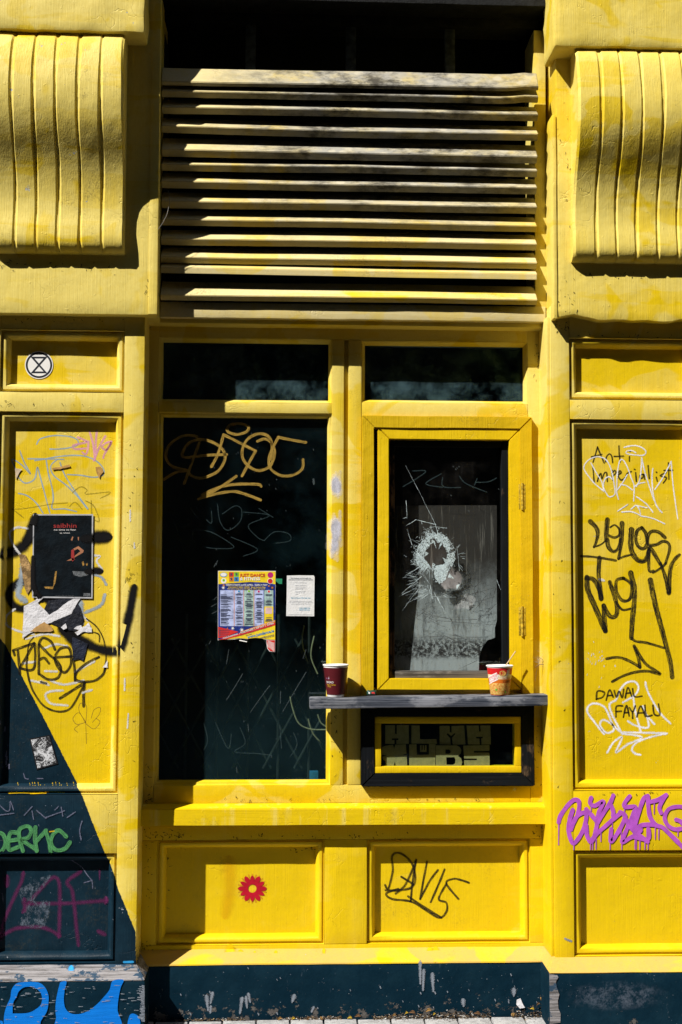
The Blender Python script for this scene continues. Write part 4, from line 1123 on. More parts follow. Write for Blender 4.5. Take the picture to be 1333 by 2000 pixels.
# blue letters on the base, at the left
sb = lambda x, z: BASE
M_bl = N('bright_blue_paint'); _k = M_bl
_wear = _k.ramp(_k.noise(90, 6, 0.75, _k.pos((0.45, 1, 1.6))), 0.64, 0.66)
_k.bsdf(_k.mix(_wear, _k.mix(_k.noise(12, 5, 0.6), (0.002, 0.12, 0.50), (0.004, 0.165, 0.60)), (0.03, 0.06, 0.09)), 0.75, 0.06, _k.bump(_k.noise(30, 5, 0.6, _k.pos((0.3, 1, 3))), 0.003, 0.6)); M_bl = _k.m
b = bmesh.new()
sm = lambda l: smooth_line(l + [l[0]], 4)[:-1]
blp = lambda p: P(VL[0] + p[0] / VL[2], VL[1] + p[1] / VL[2], BASE + .0009)
tri_fill(b, [sm([(35, 900), (38, 760), (60, 670), (95, 590), (106, 520), (150, 464), (230, 450), (340, 453), (400, 490), (435, 560), (437, 640), (420, 720), (370, 800), (330, 900)]), sm([(115, 733), (120, 640), (150, 585), (168, 540), (205, 505), (250, 493), (310, 502), (355, 532), (378, 580), (372, 645), (330, 690), (250, 728)])], blp)
tri_fill(b, [sm([(542, 452), (598, 446), (582, 530), (576, 620), (592, 690), (640, 733), (720, 737), (800, 706), (870, 652), (930, 590), (985, 520), (1015, 440), (1110, 432), (1086, 500), (1066, 600), (1058, 700), (1064, 900), (540, 900), (505, 760), (502, 640), (522, 530)])], blp)
tri_fill(b, [sm([(1150, 800), (1170, 745), (1205, 735), (1250, 765), (1262, 830), (1255, 900), (1150, 900)])], blp)
tri_fill(b, [sm([(-30, 800), (15, 798), (30, 820), (20, 900), (-30, 900)])], blp)
put('graffiti_tag', b, M_bl, left, label='bright blue painted letters OU')
I_cyan = inkmat('light_blue_spray', (0.03, 0.30, 0.66), 'spray', 1.0)
s = Strokes(VL, lambda x, z: DP + (BASE - DP) * min(1, max(0, (zl(1884) - z) / (zl(1884) - zl(1917)))) + .003)
s.add([(640, 335), (635, 375), (615, 400)], 62, 36); s.add([(1070, 352), (1110, 345), (1120, 410)], 10)
s.put(left, I_cyan, 'light blue spray dot')
s = Strokes(VL, surf_left)
s.add([(1120, 272), (1190, 270)], 26)
s.put(left, I_cyan, 'light blue spray mark', 'paint_smear')
# right pilaster
s = Strokes(VG, surf_right, 1.5)
s.many([[(190, 345), (220, 240), (246, 152)], [(246, 152), (290, 260), (332, 355)], [(168, 278), (300, 245)], [(352, 340), (362, 275), (400, 240), (430, 275), (440, 350)], [(522, 138), (525, 240), (536, 340)], [(460, 272), (580, 270)], [(655, 275), (655, 332)], [(658, 204), (668, 206)],
        [(185, 390), (195, 500), (202, 600)], [(245, 590), (262, 530), (290, 490), (302, 560), (330, 490), (362, 480), (372, 590)], [(430, 450), (436, 520), (445, 580)], [(430, 490), (465, 450), (482, 480), (440, 525)], [(520, 505), (550, 480), (530, 455), (512, 520), (550, 575), (600, 545)], [(610, 540), (625, 490), (680, 465)], [(735, 480), (745, 592)], [(720, 436), (728, 440)], [(832, 500), (795, 508), (785, 550), (825, 545), (840, 500), (852, 565)], [(895, 390), (910, 555)], [(1000, 540), (1012, 590)], [(1000, 472), (1006, 478)], [(1125, 480), (1050, 520), (1130, 545), (1090, 612)], [(1155, 355), (1162, 562)], [(1100, 452), (1210, 450)]], 19)
s.put(Rp2, I_pen, 'small black handwriting reading Anti Imperialist')
s = Strokes(VG, surf_right)
s.many([[(590, 155), (700, 132), (800, 150), (865, 205), (840, 255), (740, 255), (620, 235), (620, 205), (680, 195), (735, 222)],
        [(165, 360), (230, 480), (300, 600), (325, 715)], [(325, 715), (200, 610), (80, 450), (80, 380), (150, 305), (260, 275), (360, 320), (420, 440), (455, 600), (470, 750), (400, 790), (350, 730), (320, 650), (345, 560), (395, 530), (430, 560)],
        [(515, 820), (492, 720), (500, 500), (525, 350), (562, 310), (620, 390), (680, 550), (715, 650), (710, 840)], [(500, 700), (560, 620), (625, 510)], [(540, 630), (620, 650), (690, 700)], [(720, 660), (780, 620), (850, 605)],
        [(745, 655), (790, 560), (808, 400), (812, 290)], [(812, 290), (855, 480), (920, 680), (980, 850), (1050, 975)], [(955, 430), (945, 560), (960, 750), (1000, 900), (1072, 990)], [(985, 690), (1080, 550), (1190, 340)], [(1190, 340), (1220, 680), (1275, 1070)],
        [(750, 790), (870, 880), (955, 985)], [(560, 985), (680, 980), (800, 1030)], [(680, 945), (740, 900), (780, 950), (800, 1030)], [(740, 900), (880, 930)], [(800, 1035), (950, 1065), (1105, 1135)], [(510, 970), (630, 890)]], 21)
s.put(Rp2, I_wsolid, 'scratchy white tag with a halo')
s = Strokes(VG, surf_right)
FAT[0] = 1.34
s.add([(155, 1108), (225, 1180), (250, 1260), (225, 1380), (200, 1432)], 52, 26); s.add([(200, 1435), (290, 1400), (350, 1350)], 18)
s.add([(372, 1085), (360, 1220), (360, 1340)], 52, 48); s.add([(370, 1350), (390, 1440), (450, 1492), (510, 1450), (535, 1330)], 50, 22)
s.add([(400, 1290), (460, 1312), (522, 1280), (520, 1200), (465, 1150), (410, 1180)], 30, 18)
s.add([(560, 1130), (552, 1350), (535, 1480), (515, 1582)], 52, 30); s.add([(515, 1585), (600, 1550), (690, 1530)], 22)
s.add([(680, 1215), (672, 1380), (690, 1500), (760, 1600), (840, 1612), (885, 1550), (905, 1450)], 62, 40)
s.add([(815, 1185), (750, 1230), (740, 1360), (785, 1440), (845, 1450), (880, 1380), (865, 1260), (815, 1185)], 36)
s.add([(1110, 1310), (1030, 1242), (940, 1232), (892, 1300), (900, 1400), (1000, 1402), (1080, 1360), (1150, 1380), (1170, 1460), (1120, 1640)], 36, 30)
s.add([(920, 1450), (960, 1500), (1050, 1650)], 46, 40); s.add([(905, 1480), (900, 1600), (910, 1740), (960, 1740)], 40, 30); s.add([(1295, 1535), (1230, 1600), (1180, 1720), (1160, 2020)], 34, 50); s.add([(1050, 1640), (1110, 1800), (1160, 2010)], 36, 48)
s.add([(1120, 1640), (1060, 1700), (960, 1760)], 26)
s.add([(35, 1550), (200, 1560), (480, 1605)], 24)
s.v = VI
s.add([(505, 40), (498, 130), (500, 220), (518, 370)], 30, 34)
s.add([(402, 200), (410, 300), (470, 440), (552, 630)], 36); s.add([(402, 205), (455, 215), (500, 290), (520, 370)], 30); s.add([(552, 630), (545, 520), (540, 430)], 32); s.add([(540, 430), (590, 515), (640, 510), (645, 420), (590, 240)], 30)
s.add([(700, 205), (645, 225), (645, 320), (695, 388), (755, 370), (765, 260), (700, 205)], 22)
s.add([(640, 400), (690, 462), (755, 455)], 18)
s.add([(760, 165), (790, 330), (772, 560), (765, 690)], 38, 32); s.add([(765, 690), (800, 718), (890, 732), (1030, 772)], 18)
s.add([(920, 225), (960, 420), (1020, 650), (1080, 880), (1097, 1010)], 40, 30)
s.add([(565, 860), (660, 850), (750, 880), (835, 930)], 20); s.add([(835, 930), (820, 850), (788, 758)], 22); s.add([(795, 770), (880, 900), (1000, 985), (900, 962), (800, 970), (700, 1000), (610, 1047)], 22, 18)
FAT[0] = 1.16
s.put(Rp2, I_black, 'big black marker tag with an arrow under it')
s = Strokes(VI, surf_right)
s.many([[(540, 1470), (460, 1370), (405, 1290), (425, 1238), (480, 1225), (550, 1260), (600, 1370), (622, 1440), (560, 1462), (510, 1400), (535, 1358), (600, 1390), (690, 1470)], [(690, 1470), (610, 1320), (588, 1230), (640, 1195), (670, 1120), (720, 1060), (785, 1045), (822, 1085), (800, 1150), (700, 1215)],
        [(780, 1170), (800, 1300), (840, 1450)], [(740, 1370), (800, 1405), (900, 1420), (895, 1340)], [(880, 1055), (900, 1130), (990, 1290), (1080, 1385)], [(860, 1250), (890, 1320), (950, 1390)], [(690, 1460), (850, 1462), (1050, 1468)], [(570, 1622), (620, 1540), (690, 1500), (640, 1622), (730, 1560), (850, 1500), (700, 1470)], [(1050, 1470), (950, 1490), (820, 1535), (770, 1590), (790, 1630), (835, 1642)]], 22)
s.put(Rp2, I_wsolid, 'scratchy white tag underlined twice')
s = Strokes(VI, surf_right, 1.5)
s.many([[(480, 1190), (490, 1125), (545, 1135), (530, 1172), (480, 1190)], [(560, 1197), (588, 1115), (617, 1172)], [(570, 1162), (610, 1157)], [(625, 1120), (645, 1172), (665, 1125), (690, 1177), (702, 1110)], [(715, 1177), (737, 1095), (767, 1165)], [(722, 1142), (757, 1137)], [(775, 1105), (790, 1167), (850, 1165)],
        [(640, 1332), (642, 1250), (692, 1245)], [(642, 1290), (682, 1287)], [(700, 1335), (725, 1240), (747, 1325)], [(708, 1300), (742, 1298)], [(750, 1260), (775, 1292), (797, 1245)], [(775, 1292), (775, 1345)], [(810, 1332), (840, 1245), (877, 1330)], [(822, 1302), (862, 1300)], [(875, 1240), (887, 1325), (932, 1320)], [(940, 1240), (952, 1312), (995, 1315), (985, 1230)]], 14)
s.put(Rp2, I_pen, 'neat black capitals reading DAWAL FAYALU')
s = Strokes(VJ, surf_right)
s.many([[(62, 345), (80, 280), (150, 180), (215, 120), (262, 125), (272, 180), (255, 270), (210, 360), (190, 420)], [(205, 222), (172, 330), (165, 450), (205, 560), (260, 520), (320, 410), (345, 300), (345, 215)], [(190, 400), (240, 300), (300, 252), (345, 255)],
        [(345, 380), (352, 480), (390, 550), (425, 500), (450, 400), (470, 260), (520, 135), (430, 178), (385, 150), (395, 98)], [(350, 222), (400, 275), (445, 330)], [(622, 75), (590, 150), (530, 240), (455, 360)], [(590, 150), (620, 230), (622, 285)], [(690, 260), (640, 300), (540, 390), (450, 470), (400, 540)],
        [(602, 420), (598, 545), (660, 470), (720, 360), (745, 280), (695, 245)], [(790, 82), (740, 150), (750, 190), (850, 190), (825, 270), (760, 420), (715, 552), (800, 505), (860, 480), (905, 430)], [(735, 270), (780, 370), (850, 450), (975, 545)], [(860, 280), (840, 340), (800, 400)],
        [(978, 78), (935, 105), (890, 230), (850, 360), (840, 450)], [(978, 78), (985, 200), (1005, 300), (1060, 375), (1130, 400), (1200, 465), (1345, 610)], [(850, 430), (900, 385), (960, 372), (1060, 375)], [(990, 140), (1080, 118), (1165, 68)], [(1165, 70), (1120, 140), (1098, 200), (1115, 250)], [(850, 500), (980, 520), (985, 420)],
        [(1345, 190), (1270, 188), (1190, 215), (1152, 300), (1185, 380), (1260, 420), (1345, 410)], [(1272, 322), (1310, 335), (1345, 370)]], 41)
for x, a, b_ in ((62, 350, 580), (218, 570, 632), (390, 550, 630), (447, 520, 626), (497, 440, 546), (592, 540, 628), (615, 280, 410), (706, 400, 520), (712, 550, 626), (848, 520, 622), (860, 530, 624), (897, 540, 628), (950, 540, 628), (982, 560, 628), (1056, 400, 522), (1092, 420, 524), (1045, 150, 260), (1290, 440, 490), (396, 190, 250), (494, 190, 252), (740, 200, 246), (920, 400, 450), (970, 400, 500), (1225, 0, 0), (412, 540, 628)):
    if b_: s.add([(x, a), (x - 1, (a + b_) / 2), (x - 2, b_)], 11, 8)
s.put(right, I_purple, 'purple dripping graffiti tag')
s = Strokes(VI, surf_right)
rr = random.Random(8)
for i in range(26):
    x, y = rr.gauss(500, 60), rr.gauss(860, 60)
    s.add([(x, y), (x + rr.uniform(-4, 4), y + rr.uniform(2, 14))], rr.uniform(4, 12))
s.add([(510, 215), (535, 222)], 28)
s.put(Rp2, I_white, 'flecks of white paint', 'paint_smear')
# window glass
s = Strokes(VD, -.0288)
s.many([[(515, 702), (535, 680), (590, 674), (638, 690), (628, 720), (570, 736), (522, 722), (515, 702)],
        [(362, 768), (330, 745), (250, 748), (180, 800), (162, 870), (200, 922), (285, 945), (220, 955), (152, 995)], [(285, 945), (310, 975), (370, 988), (460, 950), (503, 880), (490, 825), (440, 785), (365, 765), (300, 782), (262, 832), (268, 868), (400, 856), (512, 852)], [(355, 785), (312, 900), (268, 1020)],
        [(425, 922), (462, 850), (495, 738)], [(495, 738), (560, 770), (680, 832)], [(680, 832), (640, 905), (602, 975)], [(692, 775), (735, 762), (775, 790), (790, 850), (762, 920), (700, 945), (640, 920), (605, 870), (607, 810), (640, 758), (700, 732), (755, 748), (775, 800), (770, 880)],
        [(970, 782), (890, 768), (812, 752)], [(812, 752), (772, 830), (757, 890), (772, 940), (832, 975), (900, 970), (950, 935), (955, 882)], [(568, 978), (470, 1045), (350, 1110)], [(350, 1110), (430, 1085), (540, 1066), (610, 1078), (708, 1115)], [(372, 1085), (470, 1042), (560, 1025), (690, 1024), (712, 1035)]], 15)
s.put(pM, I_ochre, 'ochre paint pen tag with a halo and an arrow')
s = Strokes(VD, -.0288)
s.many([[(160, 1155), (230, 1290), (282, 1480)], [(190, 1190), (310, 1240), (230, 1285)], [(305, 1165), (370, 1250)], [(335, 1155), (420, 1250), (425, 1180)], [(460, 1140), (475, 1240), (520, 1290), (590, 1240), (598, 1170), (560, 1150), (490, 1195)], [(610, 1185), (760, 1205), (640, 1260), (690, 1330), (730, 1350)], [(700, 1165), (780, 1215)], [(320, 1290), (420, 1300), (540, 1370), (540, 1395), (400, 1390), (320, 1350), (320, 1290)], [(540, 1330), (690, 1400), (610, 1440)], [(730, 1350), (790, 1300), (870, 1310), (880, 1350), (800, 1365)], [(160, 1440), (200, 1560)]], 6)
s.v = VE
s.many([[(280, 980), (300, 1080), (340, 1180)], [(380, 980), (400, 1100), (330, 1200)], [(450, 985), (520, 1130), (540, 1050)], [(590, 1010), (620, 1100), (560, 1150), (690, 1160), (770, 1170)], [(820, 1000), (830, 1130)], [(900, 1040), (920, 1110), (880, 1180)]], 6)
s.put(pM, I_scr, 'faint scratched writing', 'scratch')
s = Strokes(VE, -.0288)
s.many([[(605, 700), (560, 775), (512, 850)], [(762, 768), (700, 850), (650, 922)], [(972, 690), (900, 810), (838, 916)], [(525, 560), (512, 640)], [(972, 560), (955, 610)], [(455, 255), (440, 270)], [(452, 295), (425, 310)], [(460, 335), (430, 350)], [(420, 510), (412, 525)], [(350, 485), (385, 455)], [(300, 355), (270, 390)], [(825, 800), (823, 870)], [(636, 990), (640, 1030)], [(570, 1240), (572, 1270)], [(450, 60), (440, 80)], [(460, 45), (450, 70)]], 5)
rr = random.Random(21)
for i in range(90):
    x, y = rr.uniform(130, 1080), rr.uniform(60, 1300)
    l = rr.uniform(1, 7)
    s.add([(x, y), (x + rr.uniform(-2, 2), y + l)], rr.uniform(2, 5))
s.v = VD
s.add([(1015, 1000), (1017, 1020)], 17, 14)
for i in range(40):
    x, y = rr.uniform(160, 1080), rr.uniform(660, 1470)
    s.add([(x, y), (x + 2, y + rr.uniform(2, 6))], rr.uniform(2, 6))
s.put(pM, I_scrw, 'pale scratches and spots of paint', 'scratch')
s = Strokes(VM_, GD + .0006)
s.many([[(155, 255), (262, 255), (200, 310), (75, 385)], [(390, 280), (265, 360), (400, 390)], [(405, 310), (410, 385), (550, 392)], [(545, 300), (600, 360), (770, 430)], [(690, 320), (670, 370)], [(680, 350), (780, 345), (850, 315)]], 10)
s.put(hp, I_scr, 'faint scratched letters', 'scratch')
s = Strokes(VM_, GD + .0006)
for x, y in ((493, 217), (513, 240), (524, 230), (540, 218), (474, 457), (622, 588), (870, 405)): s.add([(x, y), (x + 4, y + 4)], 10, 6)
s.put(hp, I_scrw, 'white paint spots', 'paint_smear')
# white spray on the mullion, yellow drip
s = Strokes((0, 0, 1), 0.0004, 2)
rr = random.Random(31)
for u, v, su, sv, n_ in ((657, 948, 4.5, 8, 60), (657, 1036, 5, 11, 80), (653, 1064, 3.5, 11, 40)):
    for i in range(n_):
        x, y = rr.gauss(u, su), rr.gauss(v, sv)
        s.add([(x, y - 3), (x + rr.uniform(-1, 1), y + 3)], rr.uniform(6, 14))
s.put(win, inkmat('soft_white_spray', (0.80, 0.80, 0.90), 'soft', 0.20), 'two soft puffs of white spray', 'spray_mark')
# riser: black tag and red flower
sk = lambda x, z: -.0365
s = Strokes(VK, sk)
s.many([[(148, 385), (160, 400), (178, 330), (177, 268), (212, 260), (255, 300), (268, 360), (250, 395), (200, 405), (150, 405)], [(190, 418), (230, 380), (272, 285)], [(272, 285), (258, 370), (250, 450)], [(213, 352), (262, 382)], [(315, 292), (300, 370), (288, 440)], [(288, 440), (325, 370), (358, 325)], [(385, 323), (360, 385), (330, 452)],
        [(482, 376), (455, 366), (420, 360), (392, 378), (440, 440)], [(392, 380), (362, 440), (392, 455), (393, 490), (362, 515), (300, 478), (250, 450), (175, 440), (153, 418), (200, 400)], [(240, 430), (300, 470), (372, 515)]], 8)
s.put(Kp2, I_black, 'black marker tag')
fx, fy = 493.3, 1735.5
pet = []
for i in range(240):
    a = 2 * math.pi * i / 240
    big = max(0.0, math.cos(a * 6)) ** 0.55; small = max(0.0, -math.cos(a * 6)) ** 0.8
    r = 15.0 + 12.5 * max(big, 0.86 * small)
    pet.append((fx + r * math.cos(a) * 1.02, fy + r * math.sin(a) * 0.98))
ring = [(fx + 8 * math.cos(2 * math.pi * i / 32), fy + 8 * math.sin(2 * math.pi * i / 32)) for i in range(32)]
b = bmesh.new(); tri_fill(b, [pet, ring], lambda p: P(p[0], p[1], -.0365 + .0013))
M_fred = plain('red_stencil_paint', (0.40, 0.004, 0.020), 0.5, 0.3, 0.12)
put('flower_stencil', b, M_fred, Kp1, label='red stencilled daisy with a yellow centre')
s = Strokes((0, 0, 1), sk)
for i in range(24):
    a = 2 * math.pi * i / 24
    s.add([(fx + 18 * math.cos(a), fy + 18 * math.sin(a)), (fx + 27 * math.cos(a), fy + 27 * math.sin(a))], 5, 4)
s.put(Kp1, inkmat('red_overspray', (0.42, 0.01, 0.02), 'soft', 0.35), 'faint red overspray', 'overspray')
s = Strokes((260, 1540, 2.898), sk)
s.add([(545, 440), (550, 560), (530, 690)], 110, 90)
s.put(Kp1, inkmat('orange_stain', (0.62, 0.26, 0.004), 'soft', 0.22), 'faint orange stain', 'stain')

# ---------------------------------------------------------------- the shelf and what stands on it
SD = 0.108
sx_0, sx_1 = X(605.5, 1372, SD), X(1077.5, 1365, SD)
stop_l, stop_r = Z(606, 1364, SD), Z(1077, 1357.5, SD)
sth = Z(606, 1364, SD) - Z(606, 1385, SD)
def shelf_z(x): return stop_l + (stop_r - stop_l) * (x - sx_0) / (sx_1 - sx_0)
b = box(sx_0, sx_1, .0235, SD, -sth, 0, 0.004, 0.04, 0.0012, 81)
for v in b.verts: v.co.z += shelf_z(v.co.x)
shelf_o = put('shelf', b, M_shelf, None, loc=((sx_0 + sx_1) / 2, -.07, shelf_z(0.1) - sth))
tag(shelf_o, 'thick blue-grey timber serving shelf fixed below the hatch', 'shelf')
b = box(X(641, 1384, .02), X(705, 1384, .02), .001, .0233, 0 - sth + .003, -.004, 0.002, 0.05, 0)
for v in b.verts: v.co.z += shelf_z(v.co.x)
put('batten', b, M_black, shelf_o)

def textmesh(bm, txt, size, mapf, mi=0, bold=0.0, spacing=1.0):
    """lettering: mapf maps (x, y) of the laid-out text to 3-D; returns the width"""
    cu = bpy.data.curves.new('t', 'FONT'); cu.body = txt; cu.size = size; cu.resolution_u = 2; cu.offset = bold; cu.space_character = spacing
    ob = bpy.data.objects.new('t', cu); COL.objects.link(ob)
    dg = bpy.context.evaluated_depsgraph_get()
    me = bpy.data.meshes.new_from_object(ob.evaluated_get(dg))
    vs = [bm.verts.new(mapf(v.co.x, v.co.y)) for v in me.vertices]
    wd = max([v.co.x for v in me.vertices] or [0])
    for p in me.polygons:
        try:
            f = bm.faces.new([vs[i] for i in p.vertices]); f.material_index = mi
        except ValueError: pass
    bpy.data.objects.remove(ob); bpy.data.curves.remove(cu); bpy.data.meshes.remove(me)
    return wd
M_white = plain('white_card', (0.72, 0.72, 0.72), 0.5, 0.3, 0.03)
M_maroon = plain('maroon_card', (0.075, 0.006, 0.010), 0.45, 0.35, 0.1)
M_ylw = plain('yellow_print', (0.75, 0.50, 0.02), 0.5, 0.3, 0.03)
M_coffee = plain('coffee_dregs', (0.03, 0.015, 0.008), 0.3, 0.4, 0.2)
M_lilacp = plain('lilac_print', (0.35, 0.2, 0.4), 0.5, 0.3, 0.03)
def cup_text(bm, c, rb, rt, H, ang, z, txt, size, mi, slant=0.0):
    def mp(x, y):
        h = z + y + x * slant
        r = rb + (rt - rb) * h / H + .0004
        a = ang + x / r
        return (c[0] + r * math.cos(a), c[1] + r * math.sin(a), c[2] + h)
    textmesh(bm, txt, size, mp, mi)
cx_ = X(656, 1340, .068); cz_ = shelf_z(cx_) + .0008; cc = (cx_, -.072, cz_)
cup = thing('paper_cup', cc, 'maroon takeaway paper cup with a white rim on the left end of the shelf', 'cup')
rt_, rb_, H_ = .0440, .0290, .114
b = bmesh.new()
r_at = lambda h: rb_ + (rt_ - rb_) * h / H_
lathe(b, cc, [(0, .003), (r_at(.004) - .002, .003), (r_at(0) - .001, 0), (r_at(0), .001), (r_at(.011), .011)], 36)
lathe(b, cc, [(r_at(.100), .100), (r_at(H_) - .001, H_ - .005), (r_at(H_) + .0012, H_ - .004), (r_at(H_) + .0020, H_ - .0015), (r_at(H_) + .0006, H_ + .0006), (r_at(H_) - .0015, H_), (r_at(.05) - .003, .05), (r_at(.01) - .003, .012), (0, .012)], 36)
put('cup_body', b, M_white, cup, smooth=True)
b = bmesh.new()
lathe(b, cc, [(r_at(.0095) - .0005, .0095), (r_at(.0095) + .0009, .0095), (r_at(.104) + .0009, .104), (r_at(.104) - .0006, .104)], 36)
sl_ = put('sleeve', b, M_maroon, cup, smooth=True)
b = bmesh.new()
aL = R(-152)
cup_text(b, cc, rb_ + .001, rt_ + .001, H_, aL, .050, 'BREAD', .0105, 0)
cup_text(b, cc, rb_ + .001, rt_ + .001, H_, aL + .05, .042, 'FRESH COFFEE', .0055, 1)
cup_text(b, cc, rb_ + .001, rt_ + .001, H_, aL + .1, .036, 'TO GO', .005, 1)
cup_text(b, cc, rb_ + .001, rt_ + .001, H_, aL + .35, .064, 'i', .013, 0)
cup_text(b, cc, rb_ + .001, rt_ + .001, H_, aL + .05, .064, 'n w', .010, 2)
cup_text(b, cc, rb_ + .001, rt_ + .001, H_, R(-32), .078, 'V', .014, 1)
put('lettering', b, [M_white, M_ylw, M_lilacp], sl_)
# noodle pot
cx_ = X(976.5, 1340, .075); cz_ = shelf_z(cx_) + .0008; cc = (cx_, -.076, cz_)
pot = thing('noodle_pot', cc, 'red and white noodle pot with a fork on the right end of the shelf', 'noodle pot')
rt_, rb_, H_ = .0462, .0332, .105
M_red = plain('red_print', (0.50, 0.008, 0.012), 0.45, 0.35, 0.06)
M_orange = plain('orange_print', (0.55, 0.13, 0.01), 0.45, 0.35, 0.08)
M_cream = plain('cream_print', (0.70, 0.58, 0.36), 0.45, 0.35, 0.06)
M_green = plain('green_print', (0.10, 0.35, 0.03), 0.5, 0.3, 0.1)
k = N('printed_noodles')
nz1 = k.noise(150, 4, 0.6, None, 1.4); nz2 = k.noise(260, 3, 0.6, k.pos(off=(3, 3, 3)), 1.0)
c_ = k.mix(k.ramp(nz1, 0.36, 0.62), (0.50, 0.12, 0.008), (0.72, 0.50, 0.13))
c_ = k.mix(k.ramp(nz2, 0.60, 0.68), c_, (0.80, 0.68, 0.36)); c_ = k.mix(k.ramp(nz2, 0.40, 0.33), c_, (0.32, 0.03, 0.006))
k.bsdf(c_, 0.45, 0.35); M_nood = k.m
b = bmesh.new()
lathe(b, cc, [(0, .004), (r_at(0) - .003, .004), (r_at(0) - .001, 0), (r_at(0) + .0003, .002), (r_at(.043), .043), (r_at(.057), .057), (r_at(.073), .073), (r_at(.096), .096)], 40, [0, 0, 4, 1, 2, 3, 4])
lathe(b, cc, [(r_at(.096), .096), (r_at(H_) - .0005, H_ - .006), (r_at(H_) + .0015, H_ - .005), (r_at(H_) + .0022, H_ - .002), (r_at(H_), H_), (r_at(H_) - .0025, H_ - .001), (r_at(.05) - .003, .05), (0, .045)], 40, [0, 0, 0, 0, 0, 0, 0])
pb = put('pot_body', b, [M_white, M_nood, M_orange, M_cream, M_red], pot, smooth=True)
b = bmesh.new()
a0 = R(-168)
def potquad(a, h, w_, hh, mi, slant=0.0):
    n = 8; pr_ = None
    for i in range(n + 1):
        x = w_ * i / n; z_ = h + x * slant
        q = []
        for zz in (z_, z_ + hh):
            r = r_at(zz) + .0003; q.append(b.verts.new((cc[0] + r * math.cos(a + x / r), cc[1] + r * math.sin(a + x / r), cc[2] + zz)))
        if pr_:
            f = b.faces.new((pr_[0], q[0], q[1], pr_[1])); f.material_index = mi
        pr_ = q
potquad(a0 - .1, .036, .046, .026, 0, .42); potquad(a0 - .1, .0385, .0445, .021, 1, .42)
cup_text(b, cc, rb_ + .0003, rt_ + .0003, H_, a0 + .12, .046, 'KOKA', .0165, 0, .42)
cup_text(b, cc, rb_ + .0003, rt_ + .0003, H_, R(-88), .0585, 'The Original', .0075, 1)
cup_text(b, cc, rb_ + .0003, rt_ + .0003, H_, R(-84), .0455, 'CURRY', .0105, 2)
def disc(a, h, rr_, mi, n=14, sq=1.0):
    vs = []
    for i in range(n):
        t = 2 * math.pi * i / n; zz = h + rr_ * math.sin(t) * sq; r = r_at(zz) + .0005
        vs.append(b.verts.new((cc[0] + r * math.cos(a + rr_ * math.cos(t) / r), cc[1] + r * math.sin(a + rr_ * math.cos(t) / r), cc[2] + zz)))
    f = b.faces.new(vs); f.material_index = mi
disc(R(-86), .078, .0125, 3, sq=.8); disc(R(-120), .020, .0038, 4); disc(R(-66), .012, .003, 4)
for i in range(4): potquad(R(-64) + i * .085, .073 + i * .001, .0019, .017, 0)
potquad(R(-66), .071, .018, .004, 0)
put('lettering', b, [M_white, M_red, M_timber_shade, M_nood, M_green], pb)
b = bmesh.new()
f0 = Vector((cc[0] - .006, cc[1] + .012, cc[2] + .06)); f1 = Vector((X(1007.5, 1272, .06), -.060, Z(1007.5, 1272, .06)))
tube(b, [f0, f0 + (f1 - f0) * .5, f1], [.0016, .0019, .0022], 8)
fork = put('fork_handle', b, plain('pale_wooden_fork', (0.50, 0.36, 0.2), 0.6, 0.2, 0.1), None, loc=f0)
tag(fork, 'thin pale wooden fork handle sticking out of the noodle pot', 'fork')
# sauce sachet and a scrap of clear film
sxx = X(726, 1350, .035)
b = bmesh.new()
n = 6
g_ = [[b.verts.new((sxx + (i / n - .5) * .034, -.040 - .004 * math.sin(math.pi * i / n) * math.sin(math.pi * j / 3), shelf_z(sxx) + .001 + .019 * j / 3 + .001 * math.sin(i * 2.1))) for j in range(4)] for i in range(n + 1)]
for i in range(n):
    for j in range(3):
        f = b.faces.new((g_[i][j], g_[i + 1][j], g_[i + 1][j + 1], g_[i][j + 1])); f.material_index = 1 if (i in (3, 4) and j == 1) else (2 if i == 1 and j == 1 else 0)
o = put('sauce_sachet', b, [plain('dark_green_foil', (0.008, 0.045, 0.030), 0.35, 0.5), plain('red_pepper_print', (0.6, 0.05, 0.05), 0.4), M_white], None, loc=(sxx, -.04, shelf_z(sxx)))
o.modifiers.new('thickness', 'SOLIDIFY').thickness = 0.0015
tag(o, 'small crumpled dark green sachet beside the hatch on the shelf', 'sachet')

# ---------------------------------------------------------------- things stuck on the facade
PD = DP - .0365
def flatput(name, bm, mats, u, v, d, label, cat, group=None):
    o = put(name, bm, mats, None, loc=P(u, v, d)); return tag(o, label, cat, group)
def vpoly(bm, pts, view, d, mi=0):
    ox, oy, kk = view
    tri_fill(bm, [pts], lambda p: P(ox + p[0] / kk, oy + p[1] / kk, d), mi)
def vtext(bm, txt, x, y, h, view, d, mi, rot=0.0, bold=0.0, width=None, spacing=1.0):
    ox, oy, kk = view
    ca, sa = math.cos(rot), math.sin(rot)
    sc_ = 1.0
    if width:
        tmp = bmesh.new(); wd = textmesh(tmp, txt, h * 1.38, lambda a, c: (a, c, 0), 0, bold * h, spacing); tmp.free(); sc_ = width / max(1e-6, wd)
    def mp(a, c):
        a *= sc_
        return P(ox + (x + a * ca + c * sa) / kk, oy + (y + a * sa - c * ca) / kk, d)
    textmesh(bm, txt, h * 1.38, mp, mi, bold * h, spacing)
